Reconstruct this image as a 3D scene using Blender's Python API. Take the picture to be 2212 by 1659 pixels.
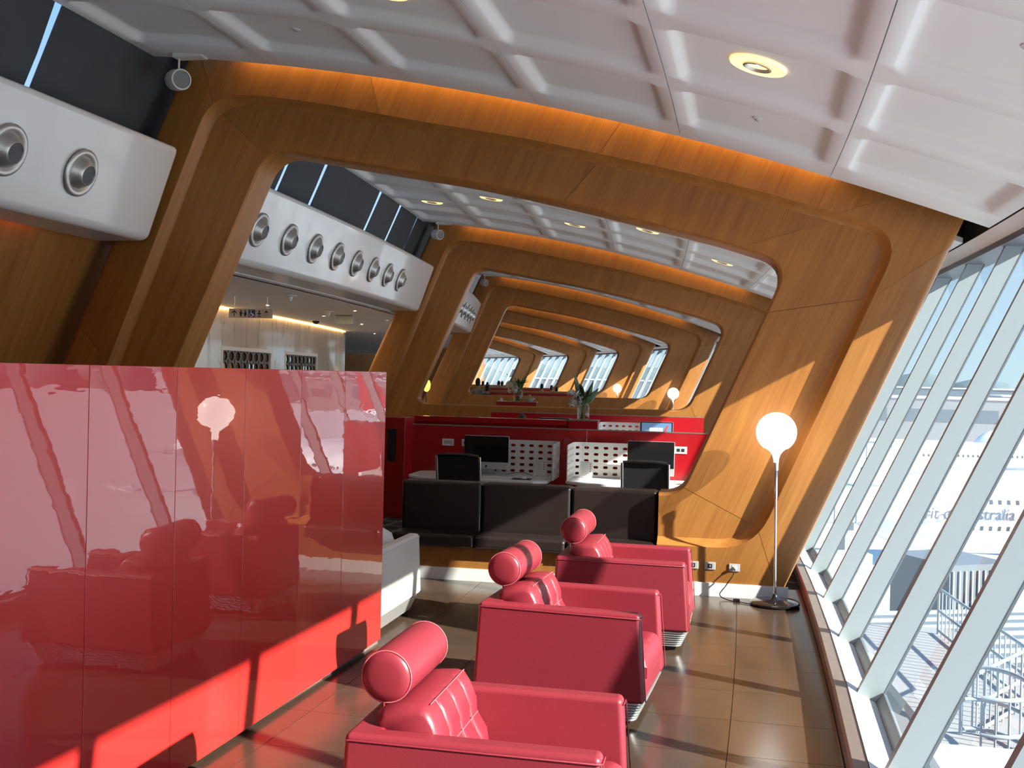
import bpy, bmesh, math, random
import numpy as np
from mathutils import Vector, Matrix
random.seed(7)
for o in list(bpy.data.objects): bpy.data.objects.remove(o)
scene = bpy.context.scene
COL = scene.collection
rad = math.radians

# ------------------------------------------------------------------ plan of the lounge
# The lounge bends gently to the left: s runs along it, u across it (to the window), z up.
RC = 123.45
def P(s, u, z=0.0):
    t = s / RC
    return Vector((-RC + (RC + u) * math.cos(t), (RC + u) * math.sin(t), z))
def TH(s): return s / RC

# ------------------------------------------------------------------ camera
cam_d = bpy.data.cameras.new('camera'); cam = bpy.data.objects.new('camera', cam_d); COL.objects.link(cam)
scene.camera = cam
YAW, PITCH, ROLL, FPX = 0.2828, -0.0085, 0.0238, 2303.0
fwd = Vector((-math.sin(YAW) * math.cos(PITCH), math.cos(YAW) * math.cos(PITCH), math.sin(PITCH)))
rgt = Vector((math.cos(YAW), math.sin(YAW), 0)); upv = rgt.cross(fwd)
r2 = rgt * math.cos(ROLL) + upv * math.sin(ROLL); u2 = -rgt * math.sin(ROLL) + upv * math.cos(ROLL)
cam.matrix_world = Matrix(((r2.x, u2.x, -fwd.x, 0), (r2.y, u2.y, -fwd.y, 0), (r2.z, u2.z, -fwd.z, 2.0), (0, 0, 0, 1)))
cam_d.sensor_fit = 'HORIZONTAL'; cam_d.sensor_width = 36.0; cam_d.lens = 36.0 * FPX / 2212.0
cam_d.clip_start = 0.05; cam_d.clip_end = 3000

# ------------------------------------------------------------------ sky, sun, exposure
world = bpy.data.worlds.new('world'); scene.world = world; world.use_nodes = True
wt = world.node_tree; wt.nodes.clear()
wo = wt.nodes.new('ShaderNodeOutputWorld'); wb = wt.nodes.new('ShaderNodeBackground')
tc = wt.nodes.new('ShaderNodeTexCoord'); sp = wt.nodes.new('ShaderNodeSeparateXYZ'); cr = wt.nodes.new('ShaderNodeValToRGB')
wt.links.new(tc.outputs['Generated'], sp.inputs[0]); wt.links.new(sp.outputs['Z'], cr.inputs[0])
cr.color_ramp.elements[0].position = 0.0; cr.color_ramp.elements[0].color = (0.50, 0.66, 0.76, 1)
cr.color_ramp.elements[1].position = 0.45; cr.color_ramp.elements[1].color = (0.10, 0.32, 0.78, 1)
wt.links.new(cr.outputs[0], wb.inputs[0]); wb.inputs[1].default_value = 1.0
wt.links.new(wb.outputs[0], wo.inputs[0])

sun_d = bpy.data.lights.new('sun', 'SUN'); sun = bpy.data.objects.new('sun', sun_d); COL.objects.link(sun)
t10 = TH(10.0)
SUN_U, SUN_S, SUN_Z = -1.0, 0.34, -0.575
sd = Vector((SUN_U * math.cos(t10) - SUN_S * math.sin(t10), SUN_U * math.sin(t10) + SUN_S * math.cos(t10), SUN_Z)).normalized()
sun.rotation_euler = sd.to_track_quat('-Z', 'Y').to_euler()
sun_d.energy = 11.0; sun_d.angle = rad(0.6); sun_d.color = (1.0, 0.95, 0.85)
sun.location = (20, -10, 20)

vs = scene.view_settings
vs.view_transform = 'Standard'; vs.look = 'None'; vs.gamma = 1.0; vs.use_curve_mapping = False; vs.exposure = 0.55
scene.display_settings.display_device = 'sRGB'
cy = scene.cycles
cy.max_bounces = 7; cy.diffuse_bounces = 4; cy.glossy_bounces = 3; cy.transmission_bounces = 4; cy.transparent_max_bounces = 16
cy.use_adaptive_sampling = True; cy.adaptive_threshold = 0.042; cy.adaptive_min_samples = 16
cy.use_denoising = True; cy.sample_clamp_indirect = 6.0
cy.caustics_reflective = False; cy.caustics_refractive = False

# ------------------------------------------------------------------ materials
MATS = {}
def mat(name, col, rough=0.5, metal=0.0, coat=0.0, spec=0.5, emit=None, estr=0.0, noise=0.0, nscale=20.0, bump=0.0, bscale=60.0, vary=0.0):
    m = bpy.data.materials.new(name); m.use_nodes = True
    nt = m.node_tree; b = nt.nodes['Principled BSDF']
    b.inputs['Base Color'].default_value = (*col, 1); b.inputs['Roughness'].default_value = rough
    b.inputs['Metallic'].default_value = metal; b.inputs['Coat Weight'].default_value = coat; b.inputs['Coat Roughness'].default_value = 0.05
    b.inputs['Specular IOR Level'].default_value = spec
    if emit: b.inputs['Emission Color'].default_value = (*emit, 1); b.inputs['Emission Strength'].default_value = estr
    tco = nt.nodes.new('ShaderNodeTexCoord')
    src = None
    if noise > 0:
        n = nt.nodes.new('ShaderNodeTexNoise'); n.inputs['Scale'].default_value = nscale; n.inputs['Detail'].default_value = 5
        nt.links.new(tco.outputs['Object'], n.inputs['Vector'])
        mx = nt.nodes.new('ShaderNodeMix'); mx.data_type = 'RGBA'
        mx.inputs['A'].default_value = tuple(c * (1 - noise) for c in col) + (1,); mx.inputs['B'].default_value = tuple(min(1, c * (1 + noise)) for c in col) + (1,)
        nt.links.new(n.outputs['Fac'], mx.inputs['Factor']); src = mx.outputs['Result']
    if vary > 0:
        oi = nt.nodes.new('ShaderNodeObjectInfo'); hs = nt.nodes.new('ShaderNodeHueSaturation')
        mr = nt.nodes.new('ShaderNodeMapRange'); mr.inputs['To Min'].default_value = 1 - vary; mr.inputs['To Max'].default_value = 1 + vary
        nt.links.new(oi.outputs['Random'], mr.inputs['Value']); nt.links.new(mr.outputs[0], hs.inputs['Value'])
        if src: nt.links.new(src, hs.inputs['Color'])
        else: hs.inputs['Color'].default_value = (*col, 1)
        src = hs.outputs[0]
    if src: nt.links.new(src, b.inputs['Base Color'])
    if bump > 0:
        n2 = nt.nodes.new('ShaderNodeTexNoise'); n2.inputs['Scale'].default_value = bscale; n2.inputs['Detail'].default_value = 3
        nt.links.new(tco.outputs['Object'], n2.inputs['Vector'])
        bp = nt.nodes.new('ShaderNodeBump'); bp.inputs['Strength'].default_value = bump; bp.inputs['Distance'].default_value = 0.01
        nt.links.new(n2.outputs['Fac'], bp.inputs['Height']); nt.links.new(bp.outputs[0], b.inputs['Normal'])
    MATS[name] = m
    return m

def wood_mat(name, c1, c2, lean=23.5, rough=0.38, vary=0.09):
    m = bpy.data.materials.new(name); m.use_nodes = True; nt = m.node_tree; b = nt.nodes['Principled BSDF']
    tco = nt.nodes.new('ShaderNodeTexCoord'); oi = nt.nodes.new('ShaderNodeObjectInfo')
    va = nt.nodes.new('ShaderNodeVectorMath'); va.operation = 'ADD'
    vm = nt.nodes.new('ShaderNodeVectorMath'); vm.operation = 'SCALE'; vm.inputs['Scale'].default_value = 37.0
    cx = nt.nodes.new('ShaderNodeCombineXYZ'); nt.links.new(oi.outputs['Random'], cx.inputs[0]); nt.links.new(oi.outputs['Random'], cx.inputs[1]); nt.links.new(oi.outputs['Random'], cx.inputs[2])
    nt.links.new(cx.outputs[0], vm.inputs[0])
    mp0 = nt.nodes.new('ShaderNodeMapping'); mp0.inputs['Rotation'].default_value = (0, rad(-lean), 0)
    nt.links.new(tco.outputs['Object'], mp0.inputs['Vector'])
    nt.links.new(mp0.outputs[0], va.inputs[0]); nt.links.new(vm.outputs[0], va.inputs[1])
    def stretched(sc, det):
        mp = nt.nodes.new('ShaderNodeMapping'); mp.inputs['Scale'].default_value = sc
        nt.links.new(va.outputs[0], mp.inputs['Vector'])
        n = nt.nodes.new('ShaderNodeTexNoise'); n.inputs['Scale'].default_value = 1.0; n.inputs['Detail'].default_value = det; n.inputs['Roughness'].default_value = 0.6
        nt.links.new(mp.outputs[0], n.inputs['Vector']); return n
    n1 = stretched((9, 9, 0.45), 3); n2 = stretched((85, 85, 2.2), 4)
    ad = nt.nodes.new('ShaderNodeMath'); ad.operation = 'MULTIPLY_ADD'; ad.inputs[1].default_value = 0.55
    nt.links.new(n2.outputs['Fac'], ad.inputs[0])
    m2 = nt.nodes.new('ShaderNodeMath'); m2.operation = 'MULTIPLY'; m2.inputs[1].default_value = 0.55
    nt.links.new(n1.outputs['Fac'], m2.inputs[0]); nt.links.new(m2.outputs[0], ad.inputs[2])
    rp = nt.nodes.new('ShaderNodeValToRGB'); rp.color_ramp.elements[0].position = 0.32; rp.color_ramp.elements[0].color = (*c1, 1)
    rp.color_ramp.elements[1].position = 0.75; rp.color_ramp.elements[1].color = (*c2, 1)
    nt.links.new(ad.outputs[0], rp.inputs[0])
    hs = nt.nodes.new('ShaderNodeHueSaturation'); mr = nt.nodes.new('ShaderNodeMapRange')
    mr.inputs['To Min'].default_value = 1 - vary; mr.inputs['To Max'].default_value = 1 + vary
    nt.links.new(oi.outputs['Random'], mr.inputs['Value']); nt.links.new(mr.outputs[0], hs.inputs['Value']); nt.links.new(rp.outputs[0], hs.inputs['Color'])
    nt.links.new(hs.outputs[0], b.inputs['Base Color']); b.inputs['Roughness'].default_value = rough
    b.inputs['Specular IOR Level'].default_value = 0.35
    MATS[name] = m; return m

def glass_mat(name, tint, refl=1.0, rough=0.0):
    m = bpy.data.materials.new(name); m.use_nodes = True; nt = m.node_tree; nt.nodes.clear()
    out = nt.nodes.new('ShaderNodeOutputMaterial'); tr = nt.nodes.new('ShaderNodeBsdfTransparent'); gl = nt.nodes.new('ShaderNodeBsdfGlossy')
    tr.inputs[0].default_value = (*tint, 1); gl.inputs['Roughness'].default_value = rough
    fr = nt.nodes.new('ShaderNodeFresnel'); fr.inputs['IOR'].default_value = 1.45
    ml = nt.nodes.new('ShaderNodeMath'); ml.operation = 'MULTIPLY'; ml.inputs[1].default_value = refl
    mx = nt.nodes.new('ShaderNodeMixShader')
    ge = nt.nodes.new('ShaderNodeNewGeometry'); sb = nt.nodes.new('ShaderNodeMath'); sb.operation = 'SUBTRACT'; sb.inputs[0].default_value = 1.0; m3 = nt.nodes.new('ShaderNodeMath'); m3.operation = 'MULTIPLY'
    nt.links.new(ge.outputs['Backfacing'], sb.inputs[1]); nt.links.new(fr.outputs[0], ml.inputs[0]); nt.links.new(ml.outputs[0], m3.inputs[0]); nt.links.new(sb.outputs[0], m3.inputs[1]); nt.links.new(m3.outputs[0], mx.inputs[0]); nt.links.new(tr.outputs[0], mx.inputs[1]); nt.links.new(gl.outputs[0], mx.inputs[2])
    nt.links.new(mx.outputs[0], out.inputs[0]); MATS[name] = m; return m

WOOD = wood_mat('timber_veneer', (0.28, 0.098, 0.022), (0.45, 0.195, 0.048))
WOOD_D = wood_mat('timber_core', (0.16, 0.06, 0.02), (0.22, 0.09, 0.03))
CEIL = mat('ceiling_white', (0.82, 0.80, 0.79), 0.55)
WHITE_GLOSS = mat('bulkhead_white', (0.80, 0.77, 0.75), 0.22, coat=0.3)
SATIN = mat('satin_nickel', (0.58, 0.56, 0.54), 0.42, metal=0.8)
CHROME = mat('chrome', (0.75, 0.75, 0.76), 0.12, metal=1.0)
DARKHOLE = mat('dark_nozzle', (0.03, 0.03, 0.035), 0.4)
BLIND = mat('dark_blind_fabric', (0.062, 0.066, 0.074), 0.8, noise=0.15, nscale=3)
LACQUER = mat('red_lacquer', (0.64, 0.030, 0.026), 0.35, coat=1.0, spec=0.3)
LACQUER.node_tree.nodes['Principled BSDF'].inputs['Coat Roughness'].default_value = 0.008
LACQUER.node_tree.nodes['Principled BSDF'].inputs['Coat IOR'].default_value = 1.62
REDPANEL = mat('red_laminate', (0.42, 0.010, 0.016), 0.2, coat=0.5)
LEATHER = mat('red_leather', (0.265, 0.025, 0.039), 0.36, spec=0.55, bump=0.12, bscale=350, noise=0.06, nscale=8)
LEATHER_W = mat('white_leather', (0.78, 0.76, 0.71), 0.4, bump=0.08, bscale=350)
STITCH = mat('pink_stitching', (0.62, 0.13, 0.15), 0.6)
BROWN = mat('dark_brown_leather', (0.022, 0.015, 0.013), 0.36, spec=0.45, bump=0.08, bscale=200, noise=0.1, nscale=6)
TILE = mat('brown_stone_tile', (0.070, 0.043, 0.029), 0.2, spec=0.6, noise=0.25, nscale=6, vary=0.12, bump=0.02, bscale=30)
BOUNCE_FLOOR = mat('pale_bounce_floor', (0.45, 0.41, 0.37), 0.35, noise=0.1, nscale=2)  # pale tone picked to bounce light in the corridor
GROUT = mat('dark_grout', (0.035, 0.025, 0.02), 0.7)
KERB = mat('brown_stone_kerb', (0.21, 0.160, 0.140), 0.3, noise=0.2, nscale=9, vary=0.08)
MARBLE_SK = mat('white_marble_skirting', (0.80, 0.79, 0.76), 0.25, noise=0.12, nscale=4)
ALU = mat('pale_grey_aluminium', (0.30, 0.34, 0.36), 0.42, metal=0.0, spec=0.5)
ALU_D = mat('dark_grey_frame', (0.10, 0.11, 0.125), 0.45)
SILL = mat('white_sill', (0.78, 0.79, 0.80), 0.4)
GLASS = glass_mat('window_glass', (0.95, 0.985, 0.985), 0.75)
VASEGLASS = glass_mat('vase_glass', (0.90, 0.95, 0.93), 1.3)
BLACK = mat('gloss_black', (0.012, 0.012, 0.013), 0.12, coat=0.5)
BLACKM = mat('black_mesh_fabric', (0.016, 0.016, 0.017), 0.55)
WHITE = mat('white_laminate', (0.80, 0.78, 0.75), 0.3)
ALUM_I = mat('computer_aluminium', (0.70, 0.71, 0.72), 0.35, metal=0.6)
OPAL = mat('opal_glass', (0.9, 0.88, 0.84), 0.3, emit=(1.0, 0.95, 0.87), estr=5.0)   # thin opal glass: lets part of the light through
_nt = OPAL.node_tree; _o = _nt.nodes['Material Output']; _m = _nt.nodes.new('ShaderNodeMixShader'); _t = _nt.nodes.new('ShaderNodeBsdfTransparent'); _m.inputs[0].default_value = 0.72
_nt.links.new(_nt.nodes['Principled BSDF'].outputs[0], _m.inputs[1]); _nt.links.new(_t.outputs[0], _m.inputs[2]); _nt.links.new(_m.outputs[0], _o.inputs[0])
AMBER = mat('amber_shade', (0.8, 0.5, 0.12), 0.5, emit=(1.0, 0.55, 0.08), estr=2.0)
DLRING = mat('downlight_glow', (0.9, 0.8, 0.6), 0.4, emit=(1.0, 0.70, 0.22), estr=1.15)
DLBULB = mat('downlight_bulb', (1, 1, 1), 0.4, emit=(1.0, 0.85, 0.65), estr=40.0)
DLCOR = mat('corridor_downlight_lens', (1, 1, 1), 0.4, emit=(1.0, 0.86, 0.68), estr=900.0)
COVE = mat('orange_cove_tube', (1, 0.6, 0.2), 0.5, emit=(1.0, 0.64, 0.20), estr=12.0)
COVE_R = mat('red_orange_cove_tube', (1, 0.4, 0.2), 0.5, emit=(1.0, 0.20, 0.03), estr=5.0)
COVE_W = mat('warm_cove_tube', (1, 0.8, 0.5), 0.5, emit=(1.0, 0.58, 0.16), estr=10.0)
MARBLE = mat('grey_marble_wall', (0.60, 0.53, 0.47), 0.12, coat=0.5)
_nt = MARBLE.node_tree; _tc = _nt.nodes.new('ShaderNodeTexCoord'); _mp = _nt.nodes.new('ShaderNodeMapping'); _mp.inputs['Scale'].default_value = (1.4, 1.4, 0.22)
_nz = _nt.nodes.new('ShaderNodeTexNoise'); _nz.inputs['Scale'].default_value = 1.3; _nz.inputs['Detail'].default_value = 8; _nz.inputs['Distortion'].default_value = 0.5
_rp = _nt.nodes.new('ShaderNodeValToRGB'); _e = _rp.color_ramp.elements; _e[0].position = 0.30; _e[0].color = (0.52, 0.46, 0.41, 1); _e[1].position = 0.75; _e[1].color = (0.66, 0.59, 0.53, 1)
_a = _e.new(0.492); _a.color = (0.60, 0.53, 0.47, 1); _a = _e.new(0.5); _a.color = (0.20, 0.17, 0.15, 1); _a = _e.new(0.508); _a.color = (0.60, 0.53, 0.47, 1)
_nt.links.new(_tc.outputs['Object'], _mp.inputs[0]); _nt.links.new(_mp.outputs[0], _nz.inputs['Vector']); _nt.links.new(_nz.outputs['Fac'], _rp.inputs[0]); _nt.links.new(_rp.outputs[0], _nt.nodes['Principled BSDF'].inputs['Base Color'])
PLASTIC = mat('white_plastic', (0.75, 0.74, 0.71), 0.4)
GREYPL = mat('grey_plastic', (0.45, 0.45, 0.43), 0.4)
SIGNW = mat('beige_sign_face', (0.55, 0.49, 0.43), 0.5)
SIGNK = mat('sign_black', (0.02, 0.02, 0.02), 0.6)
SIGNB = mat('sign_blue', (0.03, 0.055, 0.22), 0.5)
EXITG = mat('exit_sign_back', (0.50, 0.56, 0.45), 0.4)
LEAF = mat('dark_green_leaf', (0.045, 0.10, 0.025), 0.45, vary=0.3)
LEAF2 = mat('mid_green_leaf', (0.12, 0.19, 0.05), 0.5, vary=0.25)
PETAL = mat('white_petal', (0.80, 0.78, 0.72), 0.6)
FRUIT = mat('yellow_fruit', (0.55, 0.36, 0.05), 0.5, vary=0.2)
SKIN = mat('skin', (0.45, 0.25, 0.17), 0.5)
HAIR = mat('dark_hair', (0.02, 0.014, 0.011), 0.55)
CLOTH_D = mat('dark_clothing', (0.03, 0.03, 0.04), 0.85)
CLOTH_L = mat('grey_clothing', (0.32, 0.31, 0.31), 0.85)
CONCRETE = mat('apron_concrete', (0.66, 0.66, 0.65), 0.85, noise=0.12, nscale=0.06)
PLANEW = mat('aircraft_white', (0.82, 0.83, 0.85), 0.35)
PLANED = mat('aircraft_window_dark', (0.06, 0.07, 0.09), 0.3)
PLANER = mat('aircraft_red', (0.55, 0.02, 0.03), 0.4)
LETTER = mat('aircraft_lettering', (0.10, 0.12, 0.17), 0.5)
ROOFW = mat('roof_white', (0.75, 0.75, 0.74), 0.6)
ROOFG = mat('roof_corrugated_grey', (0.40, 0.41, 0.43), 0.6)
BLDG = mat('pale_building', (0.36, 0.35, 0.35), 0.8)
BLDG2 = mat('grey_blue_building', (0.16, 0.19, 0.22), 0.7)
TREE = mat('distant_trees', (0.13, 0.18, 0.19), 0.9, noise=0.3, nscale=0.3)
STEELB = mat('blue_grey_steel', (0.35, 0.42, 0.48), 0.5)

def carpet_mat():
    m = bpy.data.materials.new('oval_net_carpet'); m.use_nodes = True; nt = m.node_tree; b = nt.nodes['Principled BSDF']
    tco = nt.nodes.new('ShaderNodeTexCoord'); mp = nt.nodes.new('ShaderNodeMapping'); mp.inputs['Scale'].default_value = (3.6, 2.6, 1)
    nt.links.new(tco.outputs['Object'], mp.inputs[0])
    vo = nt.nodes.new('ShaderNodeTexVoronoi'); vo.feature = 'DISTANCE_TO_EDGE'; vo.inputs['Scale'].default_value = 1.0; vo.inputs['Randomness'].default_value = 0.12
    nt.links.new(mp.outputs[0], vo.inputs['Vector'])
    rp = nt.nodes.new('ShaderNodeValToRGB'); rp.color_ramp.elements[0].position = 0.06; rp.color_ramp.elements[0].color = (0.20, 0.16, 0.15, 1)
    rp.color_ramp.elements[1].position = 0.09; rp.color_ramp.elements[1].color = (0.022, 0.018, 0.018, 1)
    nt.links.new(vo.outputs['Distance'], rp.inputs[0]); nt.links.new(rp.outputs[0], b.inputs['Base Color']); b.inputs['Roughness'].default_value = 0.95
    return m
CARPET = carpet_mat()
# slightly wavy lacquer, as the partition's reflections show
nt = LACQUER.node_tree; b_ = nt.nodes['Principled BSDF']; tco = nt.nodes.new('ShaderNodeTexCoord')
nz = nt.nodes.new('ShaderNodeTexNoise'); nz.inputs['Scale'].default_value = 5.0; nz.inputs['Detail'].default_value = 2
mp_ = nt.nodes.new('ShaderNodeMapping'); mp_.inputs['Scale'].default_value = (1, 0.8, 3.0)
nt.links.new(tco.outputs['Object'], mp_.inputs[0]); nt.links.new(mp_.outputs[0], nz.inputs['Vector'])
bp_ = nt.nodes.new('ShaderNodeBump'); bp_.inputs['Strength'].default_value = 0.035; bp_.inputs['Distance'].default_value = 0.01
nt.links.new(nz.outputs['Fac'], bp_.inputs['Height']); nt.links.new(bp_.outputs[0], b_.inputs['Coat Normal'])

# ------------------------------------------------------------------ mesh helpers
class MB:
    def __init__(self): self.v = []; self.f = []
    def add(self, vs, fs):
        o = len(self.v); self.v += [tuple(p) for p in vs]; self.f += [tuple(i + o for i in f) for f in fs]; return self
    def box(self, x0, x1, y0, y1, z0, z1):
        return self.add([(x0,y0,z0),(x1,y0,z0),(x1,y1,z0),(x0,y1,z0),(x0,y0,z1),(x1,y0,z1),(x1,y1,z1),(x0,y1,z1)],
                        [(0,3,2,1),(4,5,6,7),(0,1,5,4),(1,2,6,5),(2,3,7,6),(3,0,4,7)])
    def hexa(self, p):   # 8 points, bottom 4 then top 4
        return self.add(p, [(0,3,2,1),(4,5,6,7),(0,1,5,4),(1,2,6,5),(2,3,7,6),(3,0,4,7)])
    def rings(self, rs, closed=True, cap=True, loop=False):
        n = len(rs[0]); vs = [p for r in rs for p in r]; fs = []
        m = n if closed else n - 1; L = len(rs)
        for i in range(L if loop else L - 1):
            a, b = i * n, ((i + 1) % L) * n
            for j in range(m):
                k = (j + 1) % n; fs.append((a + j, a + k, b + k, b + j))
        if cap and closed and not loop:
            fs.append(tuple(range(n - 1, -1, -1))); fs.append(tuple((L - 1) * n + j for j in range(n)))
        return self.add(vs, fs)
    def lathe(self, prof, n=24, c=(0, 0, 0), axis='z', cap=True):
        rs = []
        for r, h in prof:
            ring = []
            for j in range(n):
                a = 2 * math.pi * j / n; x, y = r * math.cos(a), r * math.sin(a)
                q = (x, y, h) if axis == 'z' else ((h, x, y) if axis == 'x' else (y, h, x))
                ring.append((q[0] + c[0], q[1] + c[1], q[2] + c[2]))
            rs.append(ring)
        return self.rings(rs, True, cap)
    def tube(self, pts, r, n=8, cap=True):
        pts = [Vector(p) for p in pts]; rs = []
        for i, p in enumerate(pts):
            d = (pts[min(i + 1, len(pts) - 1)] - pts[max(i - 1, 0)]).normalized()
            a = d.orthogonal().normalized() if i == 0 else (pa - d * pa.dot(d)).normalized()
            pa = a; b = d.cross(a); rr = r[i] if isinstance(r, (list, tuple)) else r
            rs.append([p + (a * math.cos(2 * math.pi * j / n) + b * math.sin(2 * math.pi * j / n)) * rr for j in range(n)])
        return self.rings(rs, True, cap)
    def prism(self, poly, y0, y1, axis='y'):  # polygon in (x,z) extruded along y (or in (x,y) along z, or (y,z) along x)
        n = len(poly)
        f = {'y': lambda p, t: (p[0], t, p[1]), 'z': lambda p, t: (p[0], p[1], t), 'x': lambda p, t: (t, p[0], p[1])}[axis]
        return self.add([f(p, y0) for p in poly] + [f(p, y1) for p in poly],
                        [tuple(range(n)), tuple(range(2 * n - 1, n - 1, -1))] + [(j, j + n, (j + 1) % n + n, (j + 1) % n) for j in range(n)])
    def mesh(self, name, smooth=None):
        me = bpy.data.meshes.new(name); me.from_pydata(self.v, [], self.f); me.update()
        bm = bmesh.new(); bm.from_mesh(me); bmesh.ops.recalc_face_normals(bm, faces=bm.faces); bm.to_mesh(me); bm.free()
        if smooth is not None:
            me.shade_smooth(); me.set_sharp_from_angle(angle=rad(smooth))
        return me
    def build(self, name, m, parent=None, smooth=None, bevel=0.0, seg=2, loc=None, rot=None, subsurf=0):
        me = self.mesh(name, smooth); me.materials.append(m)
        return link(name, me, parent, bevel, seg, loc, rot, subsurf)
def link(name, me, parent=None, bevel=0.0, seg=2, loc=None, rot=None, subsurf=0):
    o = bpy.data.objects.new(name, me); COL.objects.link(o); o.parent = parent
    if loc is not None: o.location = loc
    if rot is not None: o.rotation_euler = rot
    if bevel:
        md = o.modifiers.new('bevel', 'BEVEL'); md.width = bevel; md.segments = seg; md.limit_method = 'ANGLE'; md.angle_limit = rad(40)
        me.shade_smooth()
        md.harden_normals = True
    if subsurf:
        ms = o.modifiers.new('sub', 'SUBSURF'); ms.levels = subsurf; ms.render_levels = subsurf
    return o
def tag(o, label=None, cat=None, group=None, kind=None):
    if label: o['label'] = label
    if cat: o['category'] = cat
    if group: o['group'] = group
    if kind: o['kind'] = kind
    return o
def thing(name, label, cat, s, u, z=0.0, rot=0.0, group=None, kind=None):
    o = bpy.data.objects.new(name, None); COL.objects.link(o); o.empty_display_size = 0.1
    o.location = P(s, u, z); o.rotation_euler = (0, 0, TH(s) + rot)
    return tag(o, label, cat, group, kind)
def copy_tree(o, parent=None):
    c = o.copy(); COL.objects.link(c); c.parent = parent
    for ch in list(o.children): copy_tree(ch, c)
    return c
def struct(name):
    o = bpy.data.objects.new(name, None); COL.objects.link(o); o['kind'] = 'structure'; return o
def smooth01(t): t = max(0.0, min(1.0, t)); return t * t * (3 - 2 * t)

# ------------------------------------------------------------------ key sections
LEAN = 0.435
RIBS = [10.03, 22.05, 33.8, 45.3, 56.8, 68.0]
_cu = [-6.4, -5.84, -4.94, -4.34, -3.63, -2.67, -1.75, -0.78, -0.25, 0.52, 1.54, 2.0]
_cz = [5.13, 5.09, 5.00, 4.90, 4.80, 4.62, 4.40, 4.165, 4.01, 3.77, 3.42, 3.26]
_pc = np.polyfit(_cu, _cz, 4)
def prof(u): return float(np.polyval(_pc, u))
def slope(u): return (prof(u + 0.02) - prof(u - 0.02)) / 0.04
BAYS = [(-14.2, RIBS[0])] + [(RIBS[i] + 0.55, RIBS[i + 1]) for i in range(5)] + [(RIBS[5] + 0.55, 84.0)]
END = 84.2

# ------------------------------------------------------------------ floor
def strip_uv(mb, s0, s1, pts, ds=1.0):
    """loft a (u,z) polyline along s"""
    n = max(1, int(math.ceil((s1 - s0) / ds))); rs = []
    for i in range(n + 1):
        s = s0 + (s1 - s0) * i / n; rs.append([P(s, u, z) for u, z in pts])
    return mb, rs
floor = struct('floor')
mb = MB(); _, rs = strip_uv(mb, -14.3, END, [(-10.6, -0.012), (0.34, -0.012), (0.34, -0.3), (-10.6, -0.3)]); mb.rings(rs); mb.build('screed', GROUT, floor)
def slab(name, s0, s1, u0, u1, z0, z1, m, parent, ds=1.0, bevel=0):
    mb = MB(); _, rs = strip_uv(mb, s0, s1, [(u0, z0), (u1, z0), (u1, z1), (u0, z1)], ds); mb.rings(rs); return mb.build(name, m, parent, bevel=bevel)
TS = 0.6
si = 2.2
while si < 10.55:
    for k in range(6):
        u1 = 0.30 - k * TS; u0 = u1 - TS
        slab('tile', si + 0.002, min(si + TS, 10.58) - 0.002, u0 + 0.002, u1 - 0.002, -0.0115, 0.0, TILE, floor)
    si += TS
slab('stone_paving', -14.2, 10.55, -10.5, -3.305, -0.0115, 0, TILE, floor)
slab('stone_paving', -14.2, 2.19, -3.302, 0.30, -0.0115, 0, TILE, floor)
# carpeted bays beyond the first frame
slab('corridor_bounce_floor', 10.6, END, -10.5, -6.9, -0.0115, 0.0, BOUNCE_FLOOR, floor)  # unseen pale floor, added to bounce light up to the low ceiling
slab('carpet', 10.6, END, -6.895, 0.30, -0.0115, 0.0, CARPET, floor)

# ------------------------------------------------------------------ ceiling: long moulded panels with rows of shallow coffers
ceiling = struct('ceiling')
SEAMS = [1.735, 0.41, -0.90, -2.215, -3.53, -4.845, -6.16]
PITCH_S, RIDGE = 1.455, 0.25
def coffer_rows(s0, s1):
    c = s1 - 1.33; out = []
    while c - 0.62 > s0 + 0.25: out.append(c); c -= PITCH_S
    return out
def recess(u, s, ua, ub, rows):
    best = 0.0
    for c in rows:
        if abs(s - c) > 0.75: continue
        hu, hs = (ub - ua) / 2 - 0.085, PITCH_S / 2 - RIDGE / 2
        r = 0.10
        du = abs(u - (ua + ub) / 2) - hu + r; dv = abs(s - c) - hs + r
        sd_ = math.hypot(max(du, 0), max(dv, 0)) + min(max(du, dv), 0) - r
        best = max(best, smooth01(-sd_ / 0.075))
    return best * 0.085
for bi, (s0, s1) in enumerate(BAYS):
    rows = coffer_rows(s0, s1)
    a, b = s0 + 0.22, s1 - 0.25
    fine = bi < 3
    for k in range(6):
        ub, ua = SEAMS[k] - 0.003, SEAMS[k + 1] + 0.003
        us = sorted(set([ua, ub] + [ua + 0.085 + d for d in (0, .025, .05, .075, .1)] + [ub - 0.085 - d for d in (0, .025, .05, .075, .1)] + list(np.linspace(ua + .2, ub - .2, 8 if fine else 4))))
        ss = [a, b] + list(np.linspace(a, b, 44 if bi == 0 else 30))
        for c in rows:
            h = PITCH_S / 2 - RIDGE / 2
            for sg in (-1, 1): ss += [c + sg * (h - d) for d in (0, .025, .05, .075, .1)]
        ss = sorted(x for x in set(round(x, 4) for x in ss) if a <= x <= b)
        mb = MB(); rs = []
        for s in ss:
            top = [P(s, u, prof(u) + recess(u, s, ua, ub, rows)) for u in us]
            rs.append([P(s, us[0], prof(us[0]) + 0.05)] + top + [P(s, us[-1], prof(us[-1]) + 0.05)])
        mb.rings(rs, closed=False)
        # lip turned up at both ends
        for s in (a, b):
            mb.rings([[P(s, u, prof(u)) for u in us], [P(s, u, prof(u) + 0.05) for u in us]], closed=False)
        mb.build('ceiling_panel', CEIL, ceiling, smooth=50)
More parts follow.
